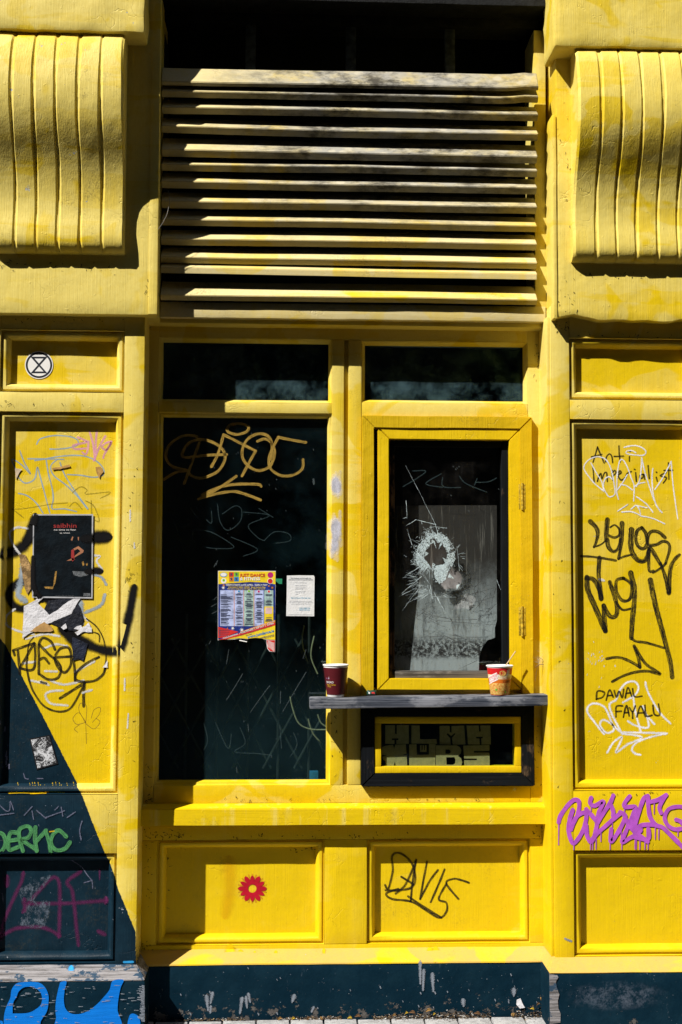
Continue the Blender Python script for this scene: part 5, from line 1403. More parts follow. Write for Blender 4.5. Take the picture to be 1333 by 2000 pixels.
# gig poster
M_blk = plain('black_poster_ink', (0.003, 0.006, 0.009), 0.6, 0.08, 0.5, 0.0015, sc=20)
M_redt = plain('red_lettering', (0.30, 0.03, 0.03), 0.5, 0.2, 0.03)
M_skin = plain('tan_print', (0.34, 0.15, 0.08), 0.5, 0.2, 0.15)
M_gold = plain('gold_print', (0.30, 0.17, 0.04), 0.5, 0.2, 0.5, sc=200)
M_grey = plain('grey_print', (0.10, 0.11, 0.12), 0.5, 0.2, 0.6, sc=300)
gp = thing('poster', P(122, 1166, PD), 'small black gig poster with red lettering on the left yellow panel', 'poster')
b = sheet([[(248, 92), (695, 92), (690, 720), (240, 714)]], PD + .0034, PD + .0042, VB)
put('paper', b, plain('poster_border', (0.38, 0.39, 0.42), .6), gp)
b = bmesh.new()
vpoly(b, [(256, 102), (684, 102), (680, 708), (249, 702)], VB, PD + .0046)
put('print', b, M_blk, gp)
b = bmesh.new(); q = PD + .0049
vtext(b, 'saibhin', 397, 193, 34, VB, q, 0, width=174, bold=.008)
vtext(b, 'no time to fear', 402, 214, 13, VB, q, 1, width=166); vtext(b, 'ep release', 446, 236, 10, VB, q, 1, width=76)
vpoly(b, [(545, 350), (585, 330), (625, 362), (620, 378), (560, 412), (545, 430), (560, 400), (600, 368), (580, 350), (555, 362)], VB, q, 2)
vpoly(b, [(528, 285), (540, 258), (548, 262), (540, 290)], VB, q, 2); vpoly(b, [(580, 262), (590, 262), (588, 290), (582, 285)], VB, q, 2)
vpoly(b, [(532, 360), (552, 350), (556, 430), (540, 445), (530, 410)], VB, q, 0); vpoly(b, [(495, 440), (540, 418), (560, 430), (525, 438)], VB, q, 2)
vpoly(b, [(610, 450), (622, 440), (630, 470), (618, 478)], VB, q, 3); vpoly(b, [(640, 462), (655, 455), (655, 472), (645, 476)], VB, q, 3); vpoly(b, [(540, 515), (640, 520), (660, 545), (600, 560), (550, 545)], VB, q + .0001, 4)
vpoly(b, [(412, 520), (425, 515), (415, 600), (398, 635), (400, 600)], VB, q, 3); vpoly(b, [(330, 632), (400, 630), (395, 650), (340, 645)], VB, q, 3); vpoly(b, [(622, 680), (676, 680), (674, 704), (622, 702)], VB, q, 4)
vtext(b, 'no time to fear ep release gig', 412, 700, 6, VB, q, 4, width=140)
put('lettering', b, [M_redt, M_white, M_skin, M_gold, M_grey], gp)
px0, px1, pz0, pz1 = X(64, 1080, PD), X(182.5, 1080, PD), Z(122, 1168, PD), Z(122, 1004, PD)
s = Strokes(VB, lambda x, z: PD + (.0046 if px0 < x < px1 and pz0 < z < pz1 else 0.0), 1.2)
FAT[0] = 1.5
s.add([(206, 285), (235, 215), (258, 120)], 66, 54); s.add([(640, 275), (770, 262)], 60, 82); s.add([(660, 518), (738, 515)], 44); s.add([(246, 420), (250, 640), (300, 716)], 30, 50); s.add([(330, 722), (520, 730)], 46, 60)
FAT[0] = 1.16
s.put(gp, I_spray, 'black spray crossing the poster edge', 'spray_mark')
# dance poster
VP = (420, 1100, 6.059)
GP = -.0285
dp = thing('poster', P(482, 1250, GP), 'colourful dance class timetable poster with a torn bottom edge on the dark glass', 'poster')
outl = [(38, 90), (721, 92), (718, 500), (714, 912), (712, 1050), (650, 1046), (622, 1012), (612, 960), (610, 908), (560, 893), (480, 886), (430, 890), (385, 900), (340, 896), (285, 892), (230, 902), (150, 906), (95, 904), (36, 912)]
put('paper', sheet([outl], GP + .0006, GP + .0014, VP), M_white, dp)
def ink(name, c, nz=0.12): return plain(name, c, 0.5, 0.25, nz, sc=60)
mats = [ink('poster_yellow', (0.74, 0.56, 0.02)), ink('poster_blue', (0.012, 0.028, 0.19), .5), ink('poster_lilac', (0.36, 0.42, 0.66), .3), ink('poster_red', (0.55, 0.025, 0.02)), M_white, ink('poster_dark', (0.05, 0.06, 0.12)), ink('poster_magenta', (0.42, 0.015, 0.15)), ink('poster_green', (0.16, 0.42, 0.02)), ink('poster_orange', (0.6, 0.2, 0.01)), ink('poster_sky', (0.02, 0.2, 0.5)), ink('poster_pink', (0.6, 0.42, 0.42)), ink('poster_teal', (0.32, 0.46, 0.44), .35)]
b = bmesh.new(); q = GP + .0018; e_ = .00022
vpoly(b, [(42, 95), (717, 97), (714, 905), (612, 902), (560, 889), (480, 882), (385, 894), (285, 886), (150, 900), (40, 906)], VP, q, 1)
vpoly(b, [(42, 95), (717, 97), (717, 250), (600, 228), (420, 222), (200, 236), (42, 248)], VP, q + e_, 0)
for x0, x1, mi in ((62, 226, 2), (232, 340, 2), (346, 460, 11), (467, 578, 2), (586, 692, 11)): vpoly(b, [(x0, 320), (x1, 320), (x1, 744 if x0 < 500 else 512), (x0, 744 if x0 < 500 else 512)], VP, q + e_, mi)
for x0, x1 in ((226, 232), (340, 346), (460, 467)): vpoly(b, [(x0, 318), (x1, 318), (x1, 746), (x0, 746)], VP, q + 2 * e_, 8)
vpoly(b, [(586, 512), (692, 512), (692, 705), (586, 735)], VP, q + e_, 0); vpoly(b, [(600, 525), (678, 525), (678, 598), (600, 598)], VP, q + 2 * e_, 10)
vpoly(b, [(40, 906), (300, 830), (714, 690), (714, 905), (612, 902), (560, 889), (480, 882), (385, 894), (285, 886), (150, 900)], VP, q + 2 * e_, 0)
vpoly(b, [(40, 905), (100, 888), (420, 790), (715, 702), (715, 735), (430, 822), (140, 900), (60, 904)], VP, q + 3 * e_, 3)
vpoly(b, [(300, 812), (480, 750), (715, 672), (715, 700), (480, 776), (310, 830)], VP, q + 3 * e_, 8)
vpoly(b, [(38, 752), (282, 812), (120, 875), (38, 886)], VP, q + 3 * e_, 3)
vpoly(b, [(612, 912), (710, 912), (708, 1045), (655, 1040), (628, 1010), (617, 960)], VP, q + e_, 3)
for i in range(6): vpoly(b, [(620 + i * 15, 985 + 12 * i), (616 + i * 13 + 14, 915 + 5 * i), (616 + i * 13 + 20, 916 + 5 * i), (627 + i * 15, 990 + 10 * i)], VP, q + 2 * e_, 4)
def circ(cx, cy, r, mi, lay, sq=1.0): vpoly(b, [(cx + r * math.cos(t * math.pi / 12), cy + r * sq * math.sin(t * math.pi / 12)) for t in range(24)], VP, q + lay * e_, mi)
circ(658, 140, 34, 6, 2); circ(656, 212, 34, 4, 2); circ(656, 212, 29, 3, 3); circ(105, 138, 42, 9, 2, .66); circ(105, 136, 36, 4, 3, .6); circ(105, 208, 32, 4, 2); circ(105, 202, 15, 7, 3)
for (x, y, mi) in ((168, 107, 3), (228, 107, 7), (168, 163, 8), (228, 163, 9)):
    vpoly(b, [(x, y), (x + 56, y), (x + 56, y + 53), (x, y + 53)], VP, q + 2 * e_, mi)
    vpoly(b, [(x + 22, y + 12), (x + 32, y + 8), (x + 36, y + 20), (x + 46, y + 18), (x + 36, y + 28), (x + 40, y + 48), (x + 30, y + 36), (x + 18, y + 48), (x + 22, y + 28), (x + 10, y + 20)], VP, q + 3 * e_, 5)
for (x, y, r) in ((100, 290, 26), (640, 270, 16), (680, 290, 20), (212, 770, 26), (320, 790, 30), (105, 262, 20), (150, 770, 12)):
    vpoly(b, [(x + r * (1 if t % 2 == 0 else .3) * math.cos(t * math.pi / 8), y + r * (1 if t % 2 == 0 else .3) * math.sin(t * math.pi / 8)) for t in range(16)], VP, q + 3 * e_, 4 if r > 20 else 8)
for cxp, cyp, mi in ((285, 332, 9), (404, 330, 7), (520, 334, 6), (640, 334, 3)): circ(cxp, cyp, 17, 4, 3); circ(cxp, cyp, 13, mi, 4)
T = q + 5 * e_
vtext(b, 'JUST DANCE', 300, 160, 38, VP, T, 3, width=295, bold=.03); vtext(b, '& FITNESS', 297, 202, 38, VP, T, 4, width=240, bold=.03)
vtext(b, 'TERM STARTS LATE APRIL / EARLY MAY', 130, 268, 22, VP, T, 4, width=495, bold=.02)
vtext(b, '€20 EARLY BIRD OFFER!  Book before May', 160, 290, 14, VP, T, 0, width=440, bold=.02); vtext(b, 'Plus start a new term with friends, offers and more!', 150, 309, 13, VP, T, 0, width=445, bold=.02)
a_ = math.atan2(-186, 620)
vtext(b, 'POLE DANCING  |  POLE FITNESS  |  HIP HOP  |  ZUMBA', 98, 898, 18, VP, T, 4, a_, .02, 630)
vtext(b, 'AERIAL HOOP   DANCE CLASSES   SALSA   BURLESQUE', 300, 828, 12, VP, T, 4, math.atan2(-140, 410), .02, 430)
vtext(b, 'www.justdance.ie', 388, 890, 34, VP, T, 9, a_ + .05, .03, 325)
vtext(b, 'info@justdance.ie', 540, 890, 15, VP, T, 5, a_ + .05, .02, 165); vtext(b, 'Phone 01 827 5040', 590, 893, 12, VP, T, 5, a_ + .05, .02, 118)
vtext(b, 'Book online', 370, 862, 13, VP, T, 5, a_, .02, 70); vtext(b, 'dance classes for all levels in the city centre studio', 235, 880, 11, VP, T, 5, a_, 0, 470)
rr = random.Random(4)
y = 338
for x0, x1, y0, y1 in ((68, 216, 368, 735), (242, 332, 355, 735), (354, 452, 355, 735), (474, 572, 360, 735), (594, 684, 365, 500), (594, 684, 612, 695)):
    y = y0
    while y < y1 - 6:
        if rr.random() < .8:
            wd = rr.uniform(.45, 1.0) * (x1 - x0); xs = x0 if x0 < 100 else (x0 + x1 - wd) / 2
            vpoly(b, [(xs, y), (xs + wd, y), (xs + wd, y + 4), (xs, y + 4)], VP, T, 5)
        y += rr.choice((9, 9, 9, 16))
for i in range(4):
    yy = 790 + i * 22
    vpoly(b, [(68, yy), (182 - i * 10, yy), (182 - i * 10, yy + 5), (68, yy + 5)], VP, T, 5); circ(58, yy + 3, 8, 5, 5)
put('print', b, mats, dp)
b = bmesh.new(); tube(b, [P(420 + 290 / 6.059, 1100 + 915 / 6.059, GP + .004), P(420 + 380 / 6.059, 1100 + 932 / 6.059, GP + .004)], .0022, 8)
put('paper_curl', b, M_white, dp)
# small notice
nt_ = thing('notice', P(587, 1203, GP), 'small white printed notice taped to the dark glass beside the dance poster', 'notice')
put('paper', sheet([[(853, 146), (1000, 143), (1172, 145), (1181, 165), (1178, 400), (1176, 628), (1010, 626), (845, 625), (850, 400)]], GP + .0006, GP + .0014, VP), plain('white_paper', (0.66, 0.67, 0.69), 0.6, 0.2, 0.06, 0.001), nt_)
b = bmesh.new(); q = GP + .0018
vtext(b, 'Your Attitude and Personality can', 898, 184, 13, VP, q, 0, width=240, bold=.02); vtext(b, 'determine your future success and happiness', 872, 201, 13, VP, q, 0, width=288, bold=.02)
for t_, y_, w_ in (('- Find out who you are', 236, 140), ('- Improve your IQ score', 268, 140), ('- Find out your future', 296, 135), ('  potential in life', 310, 100), ('- Know your strengths', 338, 130), ('  and how to use', 354, 120), ('  them', 372, 40)): vtext(b, t_, 945, y_, 11, VP, q, 1, width=w_)
vtext(b, 'Get to know the real you.', 900, 418, 17, VP, q, 2, width=235, bold=.01)
for t_, y_, w_, x_ in (('Take a Personality test because your success', 454, 270, 880), ('in life depends on knowing your personality traits', 470, 285, 872), ('Call in or phone us any day of the week', 488, 230, 900)): vtext(b, t_, x_, y_, 10, VP, q, 1, width=w_)
vtext(b, 'SCAN HERE FOR', 1000, 540, 15, VP, q, 2, width=130, bold=.01); vtext(b, 'MORE DETAILS', 1000, 560, 15, VP, q, 2, width=122, bold=.01)
vpoly(b, [(875, 607), (1155, 610), (1155, 613), (875, 610)], VP, q, 1)
put('lettering', b, [plain('notice_dark_ink', (0.10, 0.12, 0.16), .6), plain('notice_grey_ink', (0.26, 0.29, 0.34), .6), plain('notice_blue_ink', (0.10, 0.36, 0.55), .6)], nt_)
b = sheet([[(722, 182), (798, 184), (796, 246), (760, 244), (722, 212)]], GP + .0004, GP + .001, VP)
flatput('card', b, plain('green_card', (0.02, 0.22, 0.11), .5), 545, 1140, GP, 'small green card peeping out beside the dance poster', 'card')
# round sticker with the hourglass emblem
SV = (0, 600, 3.809)
st = thing('sticker', P(76.5, 712, PD), 'round white sticker with a black circled hourglass emblem', 'sticker')
cx0_, cy0_ = 291.5, 430
cir = lambda r: [(cx0_ + r * math.cos(t * math.pi / 32), cy0_ + r * 0.985 * math.sin(t * math.pi / 32)) for t in range(64)]
put('sticker_face', sheet([cir(105)], PD + .0010, PD + .0018, SV), M_white, st)
b = bmesh.new(); q = PD + .0021
tri_fill(b, [cir(98), cir(84)], lambda p: P(p[0] / SV[2], 600 + p[1] / SV[2], q))
tri_fill(b, [[(228, 368), (356, 368), (300, 430), (354, 491), (230, 491), (283, 430)], [(258, 381), (326, 381), (292, 419)], [(258, 478), (292, 441), (326, 478)]], lambda p: P(p[0] / SV[2], 600 + p[1] / SV[2], q))
put('emblem', b, plain('sticker_black', (0.008, 0.012, 0.022), .5), st)
# black and white picture sticker
ps = thing('sticker', P(85, 1502, PD), 'tilted black and white picture sticker low on the navy corner', 'sticker')
put('sticker_face', sheet([[(193, 143), (325, 118), (380, 306), (240, 346)]], PD + .0010, PD + .0018, VC), plain('sticker_edge', (0.008, 0.008, 0.01), .5), ps)
k = N('engraved_picture'); e1 = k.noise(34, 5, 0.7, None, 1.6); e2 = k.noise(160, 4, 0.7, k.pos((1, 1, 2)), 2.0)
v_ = k.math('ADD', k.math('MULTIPLY', e1, 0.62), k.math('MULTIPLY', e2, 0.38))
k.bsdf(k.mix(k.ramp(v_, 0.47, 0.55), (0.012, 0.012, 0.014), (0.60, 0.62, 0.66)), 0.5, 0.3)
b = bmesh.new(); vpoly(b, [(203, 150), (320, 127), (370, 300), (246, 335)], VC, PD + .0022); put('print', b, k.m, ps)
# torn paper, tape and residue on the left panel
def scrap(name, pts, view, mat, label, cat, lift=0.006, group=None, base=None):
    ox, oy, kk = view; d0 = (PD if base is None else base) + .0028
    b = bmesh.new(); cxs = sum(p[0] for p in pts) / len(pts); cys = sum(p[1] for p in pts) / len(pts)
    fn = lambda p: P(ox + p[0] / kk, oy + p[1] / kk, d0 + lift * 0.05 * (1 + noise.noise(Vector((p[0] * .006, p[1] * .006, len(pts))))))
    px = smooth_line(pts + [pts[0]], 6) if False else pts
    dense = []
    for i in range(len(px)):
        a, c = px[i], px[(i + 1) % len(px)]
        L = math.hypot(c[0] - a[0], c[1] - a[1]); m = max(1, int(L / 16))
        for t in range(m):
            j = 2.2 if t else 0
            dense.append((a[0] + (c[0] - a[0]) * t / m + rnd.uniform(-j, j), a[1] + (c[1] - a[1]) * t / m + rnd.uniform(-j, j)))
    tri_fill(b, [dense], fn)
    bmesh.ops.recalc_face_normals(b, faces=b.faces[:])
    o = flatput(name, b, mat, ox + cxs / kk, oy + cys / kk, d0, label, cat, group)
    o.data.shade_flat()
    o.modifiers.new('thickness', 'SOLIDIFY').thickness = 0.0004
    return o
M_torn = plain('torn_white_paper', (0.62, 0.62, 0.66), 0.7, 0.15, 0.12, 0.002, sc=30)
M_brown = plain('brown_paper_backing', (0.42, 0.25, 0.09), 0.8, 0.15, 0.2)
M_tape = plain('old_brown_tape', (0.42, 0.24, 0.07), 0.4, 0.3, 0.25, sc=80)
scrap('torn_poster', [(360, 735), (560, 715), (600, 790), (625, 880), (600, 930), (560, 965), (480, 950), (380, 905), (350, 850), (330, 800)], VB, plain('dark_torn_poster', (0.012, 0.014, 0.022), .5, .3, .6, .003, sc=25), 'dark remnant of a torn poster under the gig poster', 'poster', .002)
scrap('torn_paper', [(180, 775), (215, 758), (262, 735), (300, 692), (358, 672), (330, 712), (282, 752), (330, 800), (368, 842), (420, 812), (500, 748), (560, 714), (602, 712), (566, 770), (535, 832), (450, 868), (372, 902), (330, 925), (290, 958), (250, 968), (210, 985), (170, 1020), (174, 900)], VB, M_torn, 'big jagged piece of torn white paper below the gig poster', 'paper', .012)
scrap('torn_paper', [(225, 966), (270, 930), (330, 893), (345, 905), (385, 930), (398, 958), (380, 966), (300, 968)], VB, M_brown, 'scrap of brown backing paper below the torn white sheet', 'paper', .003, base=PD + .001)
scrap('torn_paper', [(550, 945), (575, 925), (606, 918), (612, 935), (640, 922), (660, 898), (684, 940), (686, 972), (620, 968), (580, 995), (558, 972), (590, 955)], VB, M_torn, 'small ragged white scrap right of the torn sheet', 'paper', .008)
scrap('torn_paper', [(764, 1235), (802, 1180), (803, 1235)], VB, M_torn, 'tiny white triangle of paper at the panel edge', 'paper', .004)
scrap('torn_paper', [(455, 935), (490, 905), (500, 940), (475, 952)], VB, M_torn, 'tiny crumpled white scrap on the dark poster remnant', 'paper', .006, base=PD + .003)
scrap('torn_poster', [(540, 1005), (655, 1055), (640, 1120), (622, 1188), (590, 1170), (545, 1185), (538, 1090)], VB, plain('navy_torn_poster', (0.010, 0.014, 0.028), .5, .3, .6, .003, sc=25), 'narrow dark strip of an old poster beside the drawn face', 'poster', .002)
scrap('card_strip', [(142, 390), (190, 394), (215, 440), (240, 500), (238, 640), (205, 690), (185, 640), (165, 520)], VB, plain('grubby_cardboard', (0.30, 0.19, 0.08), .8, .15, .5, .002, sc=60), 'grubby strip of brown card left of the gig poster', 'card', .003)
scrap('tape', [(385, 1196), (440, 1190), (518, 1170), (526, 1188), (460, 1202), (396, 1212)], VA, M_tape, 'long strip of old brown tape above the gig poster', 'tape', .006)
scrap('tape', [(712, 1190), (752, 1186), (772, 1225), (748, 1250), (742, 1275), (720, 1232)], VA, M_tape, 'curled scrap of brown tape near the right edge of the panel', 'tape', .012)
scrap('tape', [(113, 1200), (166, 1205), (140, 1240), (120, 1282)], VA, plain('pale_old_tape', (0.52, 0.42, 0.30), .4, .3, .2), 'pale triangular scrap of tape near the left edge of the panel', 'tape', .006)

# ---------------------------------------------------------------- seen dimly through the big pane
gate = thing('scissor_gate', P(470, 1526, -.16), 'dark folding lattice security gate behind the big pane', 'gate')
for i in range(7):
    x0 = wA - .02 + i * .115
    b = bmesh.new(); tube(b, [Vector((x0, .20, Z(480, 1530, -.2))), Vector((x0, .20, Z(480, 1200, -.2)))], .006, 8); put('upright', b, M_steel, gate)
for i in range(-2, 7):
    for sgn in (1, -1):
        x0 = wA + .04 + i * .115
        z0_ = Z(480, 1500, -.2); xa, xb = (x0, x0 + .26) if sgn > 0 else (x0 + .26, x0)
        b = bmesh.new(); tube(b, [Vector((xa, .19 - .004 * sgn, z0_)), Vector((xb, .19 - .004 * sgn, z0_ + .48))], .0045, 6); put('lattice_bar', b, M_steel, gate)
M_cab = plain('pale_cable', (0.34, 0.28, 0.18), 0.5, 0.3, 0.2)
for i, pts in enumerate(([(880, 830), (895, 900), (930, 985), (1000, 1020), (1110, 1022)], [(1040, 935), (1060, 985), (1100, 1010)], [(1020, 480), (1003, 560), (1006, 620), (1040, 700)], [(985, 960), (1010, 1040), (1060, 1100)], [(960, 420), (950, 520), (985, 640)])):
    b = bmesh.new(); tube(b, [P(270 + x / 2.962, 1080 + y / 2.962, -.10 - .01 * i) for x, y in smooth_line(pts, 12)], .0028, 8)
    flatput('cable', b, M_cab, 270 + pts[0][0] / 2.962, 1080 + pts[0][1] / 2.962, -.1, ('longest pale cable, sweeping down to the right behind the big pane', 'short pale cable just right of the longest one behind the big pane', 'pale cable dropping behind the notice in the big pane', 'lowest pale cable, under the shelf end behind the big pane', 'topmost pale cable, beside the notice behind the big pane')[i], 'cable', 'loose cables behind the window')
b = box(X(605, 1500, -.1), X(622, 1500, -.1), -.12, -.08, Z(610, 1529, -.1), Z(610, 1506, -.1), .002, 0, 0)
flatput('carton', b, plain('blue_carton', (0.03, 0.16, 0.32), .5), 613, 1529, -.1, 'small blue carton behind the lower right corner of the big pane', 'carton')
put('floor', box(wA - .1, wF + .1, -.30, -.065, Z(480, 1536, -.1) - .02, Z(480, 1536, -.1), 0, 0, 0), M_dark, kind='structure')

# ---------------------------------------------------------------- litter at the foot of the wall
rr = random.Random(17)
M_leaf = [plain('dry_leaf_tan', (0.30, 0.17, 0.05), .8), plain('dry_leaf_yellow', (0.48, 0.33, 0.03), .8), plain('dry_leaf_brown', (0.13, 0.07, 0.03), .8)]
leafx = [(548, 1994), (574, 1994), (604, 1990), (628, 1996), (684, 1992), (700, 1986), (771, 1984), (795, 1980), (806, 1979), (838, 1975), (849, 1982), (933, 1981), (1002, 1983), (1040, 1972), (1052, 1962), (1058, 1952)]
for i, (u, v) in enumerate(leafx):
    p = P(u, v, .075 if v > 1974 else .062); p.z = max(p.z, GROUND + .004); L = rr.uniform(.012, .024); a = rr.uniform(-.6, .6) + (1.2 if rr.random() < .3 else 0)
    b = bmesh.new(); n = 6; pr_ = None
    for j in range(n + 1):
        t = j / n; wd = L * .28 * math.sin(math.pi * min(1, .06 + t * .94)) ** .8
        c_ = p + Vector((math.cos(a) * (t - .5) * L, -.002 * math.sin(3 * t) , math.sin(a) * (t - .5) * L * .6 + .006 * math.sin(math.pi * t)))
        q = [b.verts.new(c_ + Vector((-math.sin(a) * wd * s_, -abs(s_) * .003, math.cos(a) * wd * s_ * .8 + .001))) for s_ in (-1, 0, 1)]
        if pr_:
            for s_ in (0, 1): b.faces.new((pr_[s_], pr_[s_ + 1], q[s_ + 1], q[s_]))
        pr_ = q
    o = put('leaf', b, M_leaf[i % 3], None, loc=p)
    o.modifiers.new('thickness', 'SOLIDIFY').thickness = 0.0005
    tag(o, 'small dry leaf lying at the foot of the navy plinth', 'leaf', 'dry leaves along the plinth')
b = bmesh.new()
xl_, xr_ = X(300, 1990, .06), X(1072, 1980, .06)
for i in range(2600):
    x = xl_ + (xr_ - xl_) * rr.random() ** 0.75; t = (x - xl_) / (xr_ - xl_)
    if noise.noise(Vector((x * 6, 0, 0))) < -.25: continue
    y = -.057 - abs(rr.gauss(0, .008 + .012 * t ** 2)); z = GROUND + abs(rr.gauss(0, .003 + .016 * t ** 3)) * max(0, 1 - (-.057 - y) * 30)
    s_ = rr.uniform(.0012, .0045)
    vs = [b.verts.new((x + rr.uniform(-s_, s_) * 1.6, y + rr.uniform(-s_, s_), z + rr.uniform(-s_, s_) * .7)) for _ in range(4)]
    mi = rr.choice((0, 0, 0, 1, 1, 2, 3))
    for tri in ((0, 1, 2), (0, 2, 3), (0, 3, 1), (1, 3, 2)):
        f = b.faces.new([vs[k_] for k_ in tri]); f.material_index = mi
o = put('litter', b, [plain('dark_grit', (0.035, 0.026, 0.018), .9), plain('brown_grit', (0.09, 0.06, 0.035), .9), plain('tan_grit', (0.24, 0.17, 0.09), .9), plain('pale_grit', (0.38, 0.38, 0.37), .9)], None, loc=(0, -.06, GROUND), kind='stuff')
tag(o, 'dark grit and leaf crumbs along the foot of the plinth', 'litter')
b = sheet([[(1010, 1953), (1017, 1950), (1022, 1962), (1026, 1968), (1016, 1970), (1009, 1962)]], .058, .0592)
flatput('paper_scrap', b, M_torn, 1017, 1970, .06, 'pale crumpled scrap of card near the right end of the plinth', 'paper')
b = bmesh.new()
fc = P(1006, 1541, .004)
for i in range(40):
    dv = Vector((rr.gauss(0, .006), -abs(rr.gauss(0, .004)), rr.gauss(0, .006)))
    tube(b, [fc, fc + dv * .6 + Vector((0, -.001, 0)), fc + dv], .00028, 3)
flatput('fluff', b, plain('white_fluff', (0.62, 0.6, 0.58), .9), 1006, 1541, .004, 'tuft of white fluff caught below the small window', 'fluff')

# ---------------------------------------------------------------- grime, scuffs and drips with shapes of their own
I_mould = inkmat('black_mould', (0.035, 0.030, 0.014), 'chalk', 0.9)
I_ydrip = inkmat('fresh_yellow_paint', (0.66, 0.44, 0.002), 'spray', 0.85)
I_scuff = inkmat('grey_scuff', (0.22, 0.25, 0.30), 'chalk', 0.85)
rr = random.Random(77)
def blotch(parent, surf, spots, mat, label, name='paint_smear', n=15):
    s = Strokes((0, 0, 1), surf, 2)
    for u, v, su, sv in spots:
        for i in range(n):
            x, y = rr.gauss(u, su), rr.gauss(v, sv)
            s.add([(x, y), (x + rr.gauss(0, 2.2), y + rr.gauss(0, 2.2) + .3)], rr.choice((0.9, 1.2, 1.6, 2.2, 3.0)), 0.7)
    return s.put(parent, mat, label, name)
blotch(ris, .0004, [(292, 1632, 9, 8), (330, 1632, 12, 4), (345, 1628, 8, 6), (290, 1700, 5, 40), (285, 1850, 6, 10), (690, 1632, 40, 4), (1055, 1630, 9, 8), (560, 1634, 60, 3)], I_mould, 'black mould under the sill')
blotch(Kp1, -.0360, [(345, 1650, 8, 4), (320, 1700, 8, 40), (600, 1660, 30, 4)], I_mould, 'black mould specks on the panel')
blotch(win, .0004, [(288, 1500, 5, 30), (287, 1560, 6, 4), (300, 1300, 4, 60), (660, 1430, 8, 40), (1050, 1470, 5, 40), (560, 1562, 90, 2), (900, 1561, 90, 2), (1050, 700, 5, 20)], I_mould, 'dark specks of dirt on the frame')
blotch(left, DP + .0002, [(262, 1250, 5, 160), (130, 625, 80, 4), (60, 790, 60, 3), (255, 900, 6, 120)], I_mould, 'dirt specks along the edge')
blotch(right, DP + .0002, [(1095, 1250, 7, 200), (1240, 655, 60, 3), (1100, 640, 10, 8), (1230, 1550, 60, 3)], I_mould, 'dirt specks on the pilaster')
blotch(left, DB + .0003, [(150, 520, 60, 6), (20, 515, 30, 5), (295, 560, 6, 30)], I_mould, 'dirt under the scroll bracket')
blotch(right, DB + .0003, [(1200, 535, 60, 5), (1105, 590, 14, 16), (1110, 300, 10, 90)], I_mould, 'dirt under the scroll bracket')
ledge_d = lambda x, z: .002 + (.056 - .002) * min(1, max(0, (zK1 - z) / (zK1 - zK0))) + .0016
s = Strokes((0, 0, 1), ledge_d, 2)
for u, v, w_, h_ in ((450, 1866, 26, 14), (470, 1868, 16, 10), (498, 1866, 7, 10), (539, 1868, 9, 14), (633, 1862, 9, 10), (850, 1866, 22, 12), (840, 1860, 14, 8), (690, 1868, 6, 8), (670, 1874, 5, 4)):
    s.add([(u, v - h_ / 2), (u, v + h_ / 2)], w_, w_ * .6)
s.put(ris, I_ydrip, 'splashes of fresher yellow paint on the ledge', 'paint_smear')
s = Strokes((0, 0, 1), .0556, 1.5)
for u, v, hh in ((404, 1960, 24), (415, 1950, 16), (412, 1972, 10), (473, 1965, 26), (486, 1950, 12), (481, 1958, 18), (612, 1972, 6), (574, 1952, 8), (821, 1900, 40), (828, 1915, 36), (845, 1920, 30), (1004, 1940, 8), (905, 1960, 8)):
    s.add([(u, v - hh / 2), (u + rr.uniform(-4, 4), v + hh / 2)], rr.uniform(7, 13), 5)
for i in range(26):
    u, v = rr.uniform(330, 1050), rr.uniform(1890, 1980); s.add([(u, v), (u + 1, v + 2)], rr.uniform(1.5, 3.5))
s.put(ris, I_scuff, 'grey scuffs on the navy plinth', 'scuff')
s = Strokes((0, 0, 1), BASE + .0012, 1.5)
for i in range(70):
    u, v = rr.uniform(0, 280), rr.uniform(1922, 2000); s.add([(u, v), (u + rr.uniform(1, 12), v + rr.uniform(-1, 1))], rr.uniform(1, 3), .8)
for i in range(34): s.add([(279 - abs(rr.gauss(0, 4)), 1925 + rr.uniform(0, 72)), (281, 1926 + rr.uniform(0, 72))], rr.uniform(1.5, 4), 2) if False else s.add([(280 - abs(rr.gauss(0, 5)), 1925 + i * 2.1), (282, 1925.6 + i * 2.1)], rr.uniform(1.5, 4), 2)
s.put(left, I_scuff, 'chips showing pale wood', 'scuff')
s = Strokes(VC, surf_left, 2)
s.add([(60, 497), (150, 494), (240, 497), (330, 488), (420, 492)], 9); s.add([(200, 500), (300, 497)], 7); s.add([(325, 748), (352, 744)], 9)
for i in range(14):
    x = rr.uniform(100, 520); s.add([(x, rr.uniform(425, 440)), (x + 3, rr.uniform(440, 446))], 5)
s.put(left, I_ydrip, 'yellow paint showing through the navy', 'paint_smear')
s = Strokes((0, 0, 1), lambda x, z: DP + (BASE - DP) * min(1, max(0, (zr(1868) - z) / (zr(1868) - zr(1900)))) + .002, 1.5)
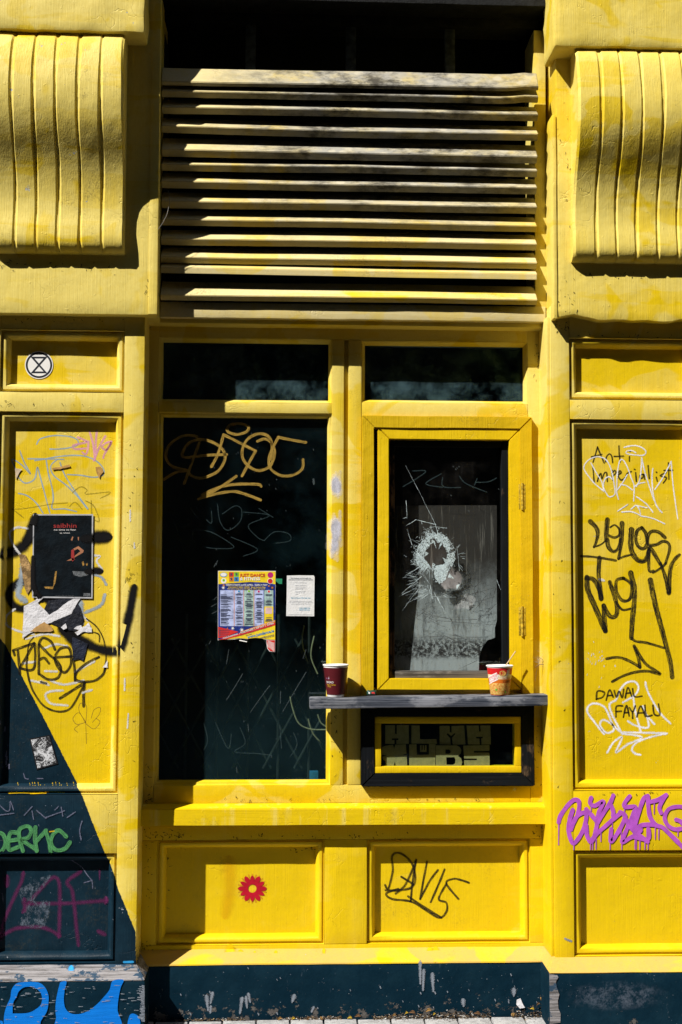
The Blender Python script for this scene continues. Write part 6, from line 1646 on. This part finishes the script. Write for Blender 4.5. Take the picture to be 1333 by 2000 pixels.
for u, v, w_ in ((1110, 1894, 10), (1124, 1890, 6), (1228, 1892, 9), (1240, 1890, 8), (1265, 1893, 11), (1272, 1889, 8), (1328, 1886, 14)):
    s.add([(u, v), (u + rr.uniform(4, 16), v + rr.uniform(-2, 2))], w_, w_ * .7)
s.put(right, I_scuff, 'grey chips along the ledge', 'scuff')
s = Strokes((0, 0, 1), surf_right, 1.5)
s.add([(1105, 1834), (1115, 1838)], 6); s.add([(1183, 1873), (1189, 1878)], 3)
s.put(right, I_scuff, 'small grey paint chip', 'scuff')

# ---------------------------------------------------------------- a loose wire and a dry twig
b = bmesh.new()
tube(b, [P(u, v, d) for u, v, d in ((329, 372, .125), (332, 385, .150), (331, 400, .165), (327, 418, .175), (318, 436, .185), (309, 448, .1815))], .0008, 6)
flatput('wire', b, plain('dull_grey_wire', (0.20, 0.19, 0.17), .6), 329, 372, .12, 'thin loose wire curling out at the left end of the louvre', 'wire')
b = bmesh.new()
tube(b, [P(u, v, d) for u, v, d in ((1046, 1304, .024), (1054, 1298, .040), (1064, 1297, .046), (1072, 1300, .050), (1083, 1306, .044), (1090, 1311, .0)) if u < 1086], .0012, 6)
tube(b, [P(u, v, d) for u, v, d in ((1064, 1297, .046), (1060, 1288, .040), (1052, 1283, .030))], .0007, 5)
tube(b, [P(u, v, d) for u, v, d in ((1054, 1298, .040), (1048, 1312, .036), (1046, 1330, .030))], .0006, 5)
flatput('twig', b, plain('dry_twig', (0.16, 0.10, 0.055), .8), 1046, 1304, .024, 'dry curled twig caught beside the hatch just above the shelf', 'twig')
b = bmesh.new()
for i in range(60):
    c_ = P(1055 + rr.gauss(0, 4), 1290 + rr.gauss(0, 5), .034); dv = Vector((rr.gauss(0, .007), rr.gauss(0, .004), rr.gauss(0, .007)))
    tube(b, [c_ - dv, c_ + dv], .00016, 3)
flatput('cobweb', b, plain('pale_cobweb', (0.5, 0.45, 0.4), .9), 1055, 1290, .034, 'dusty cobweb tangled round the twig beside the hatch', 'cobweb')
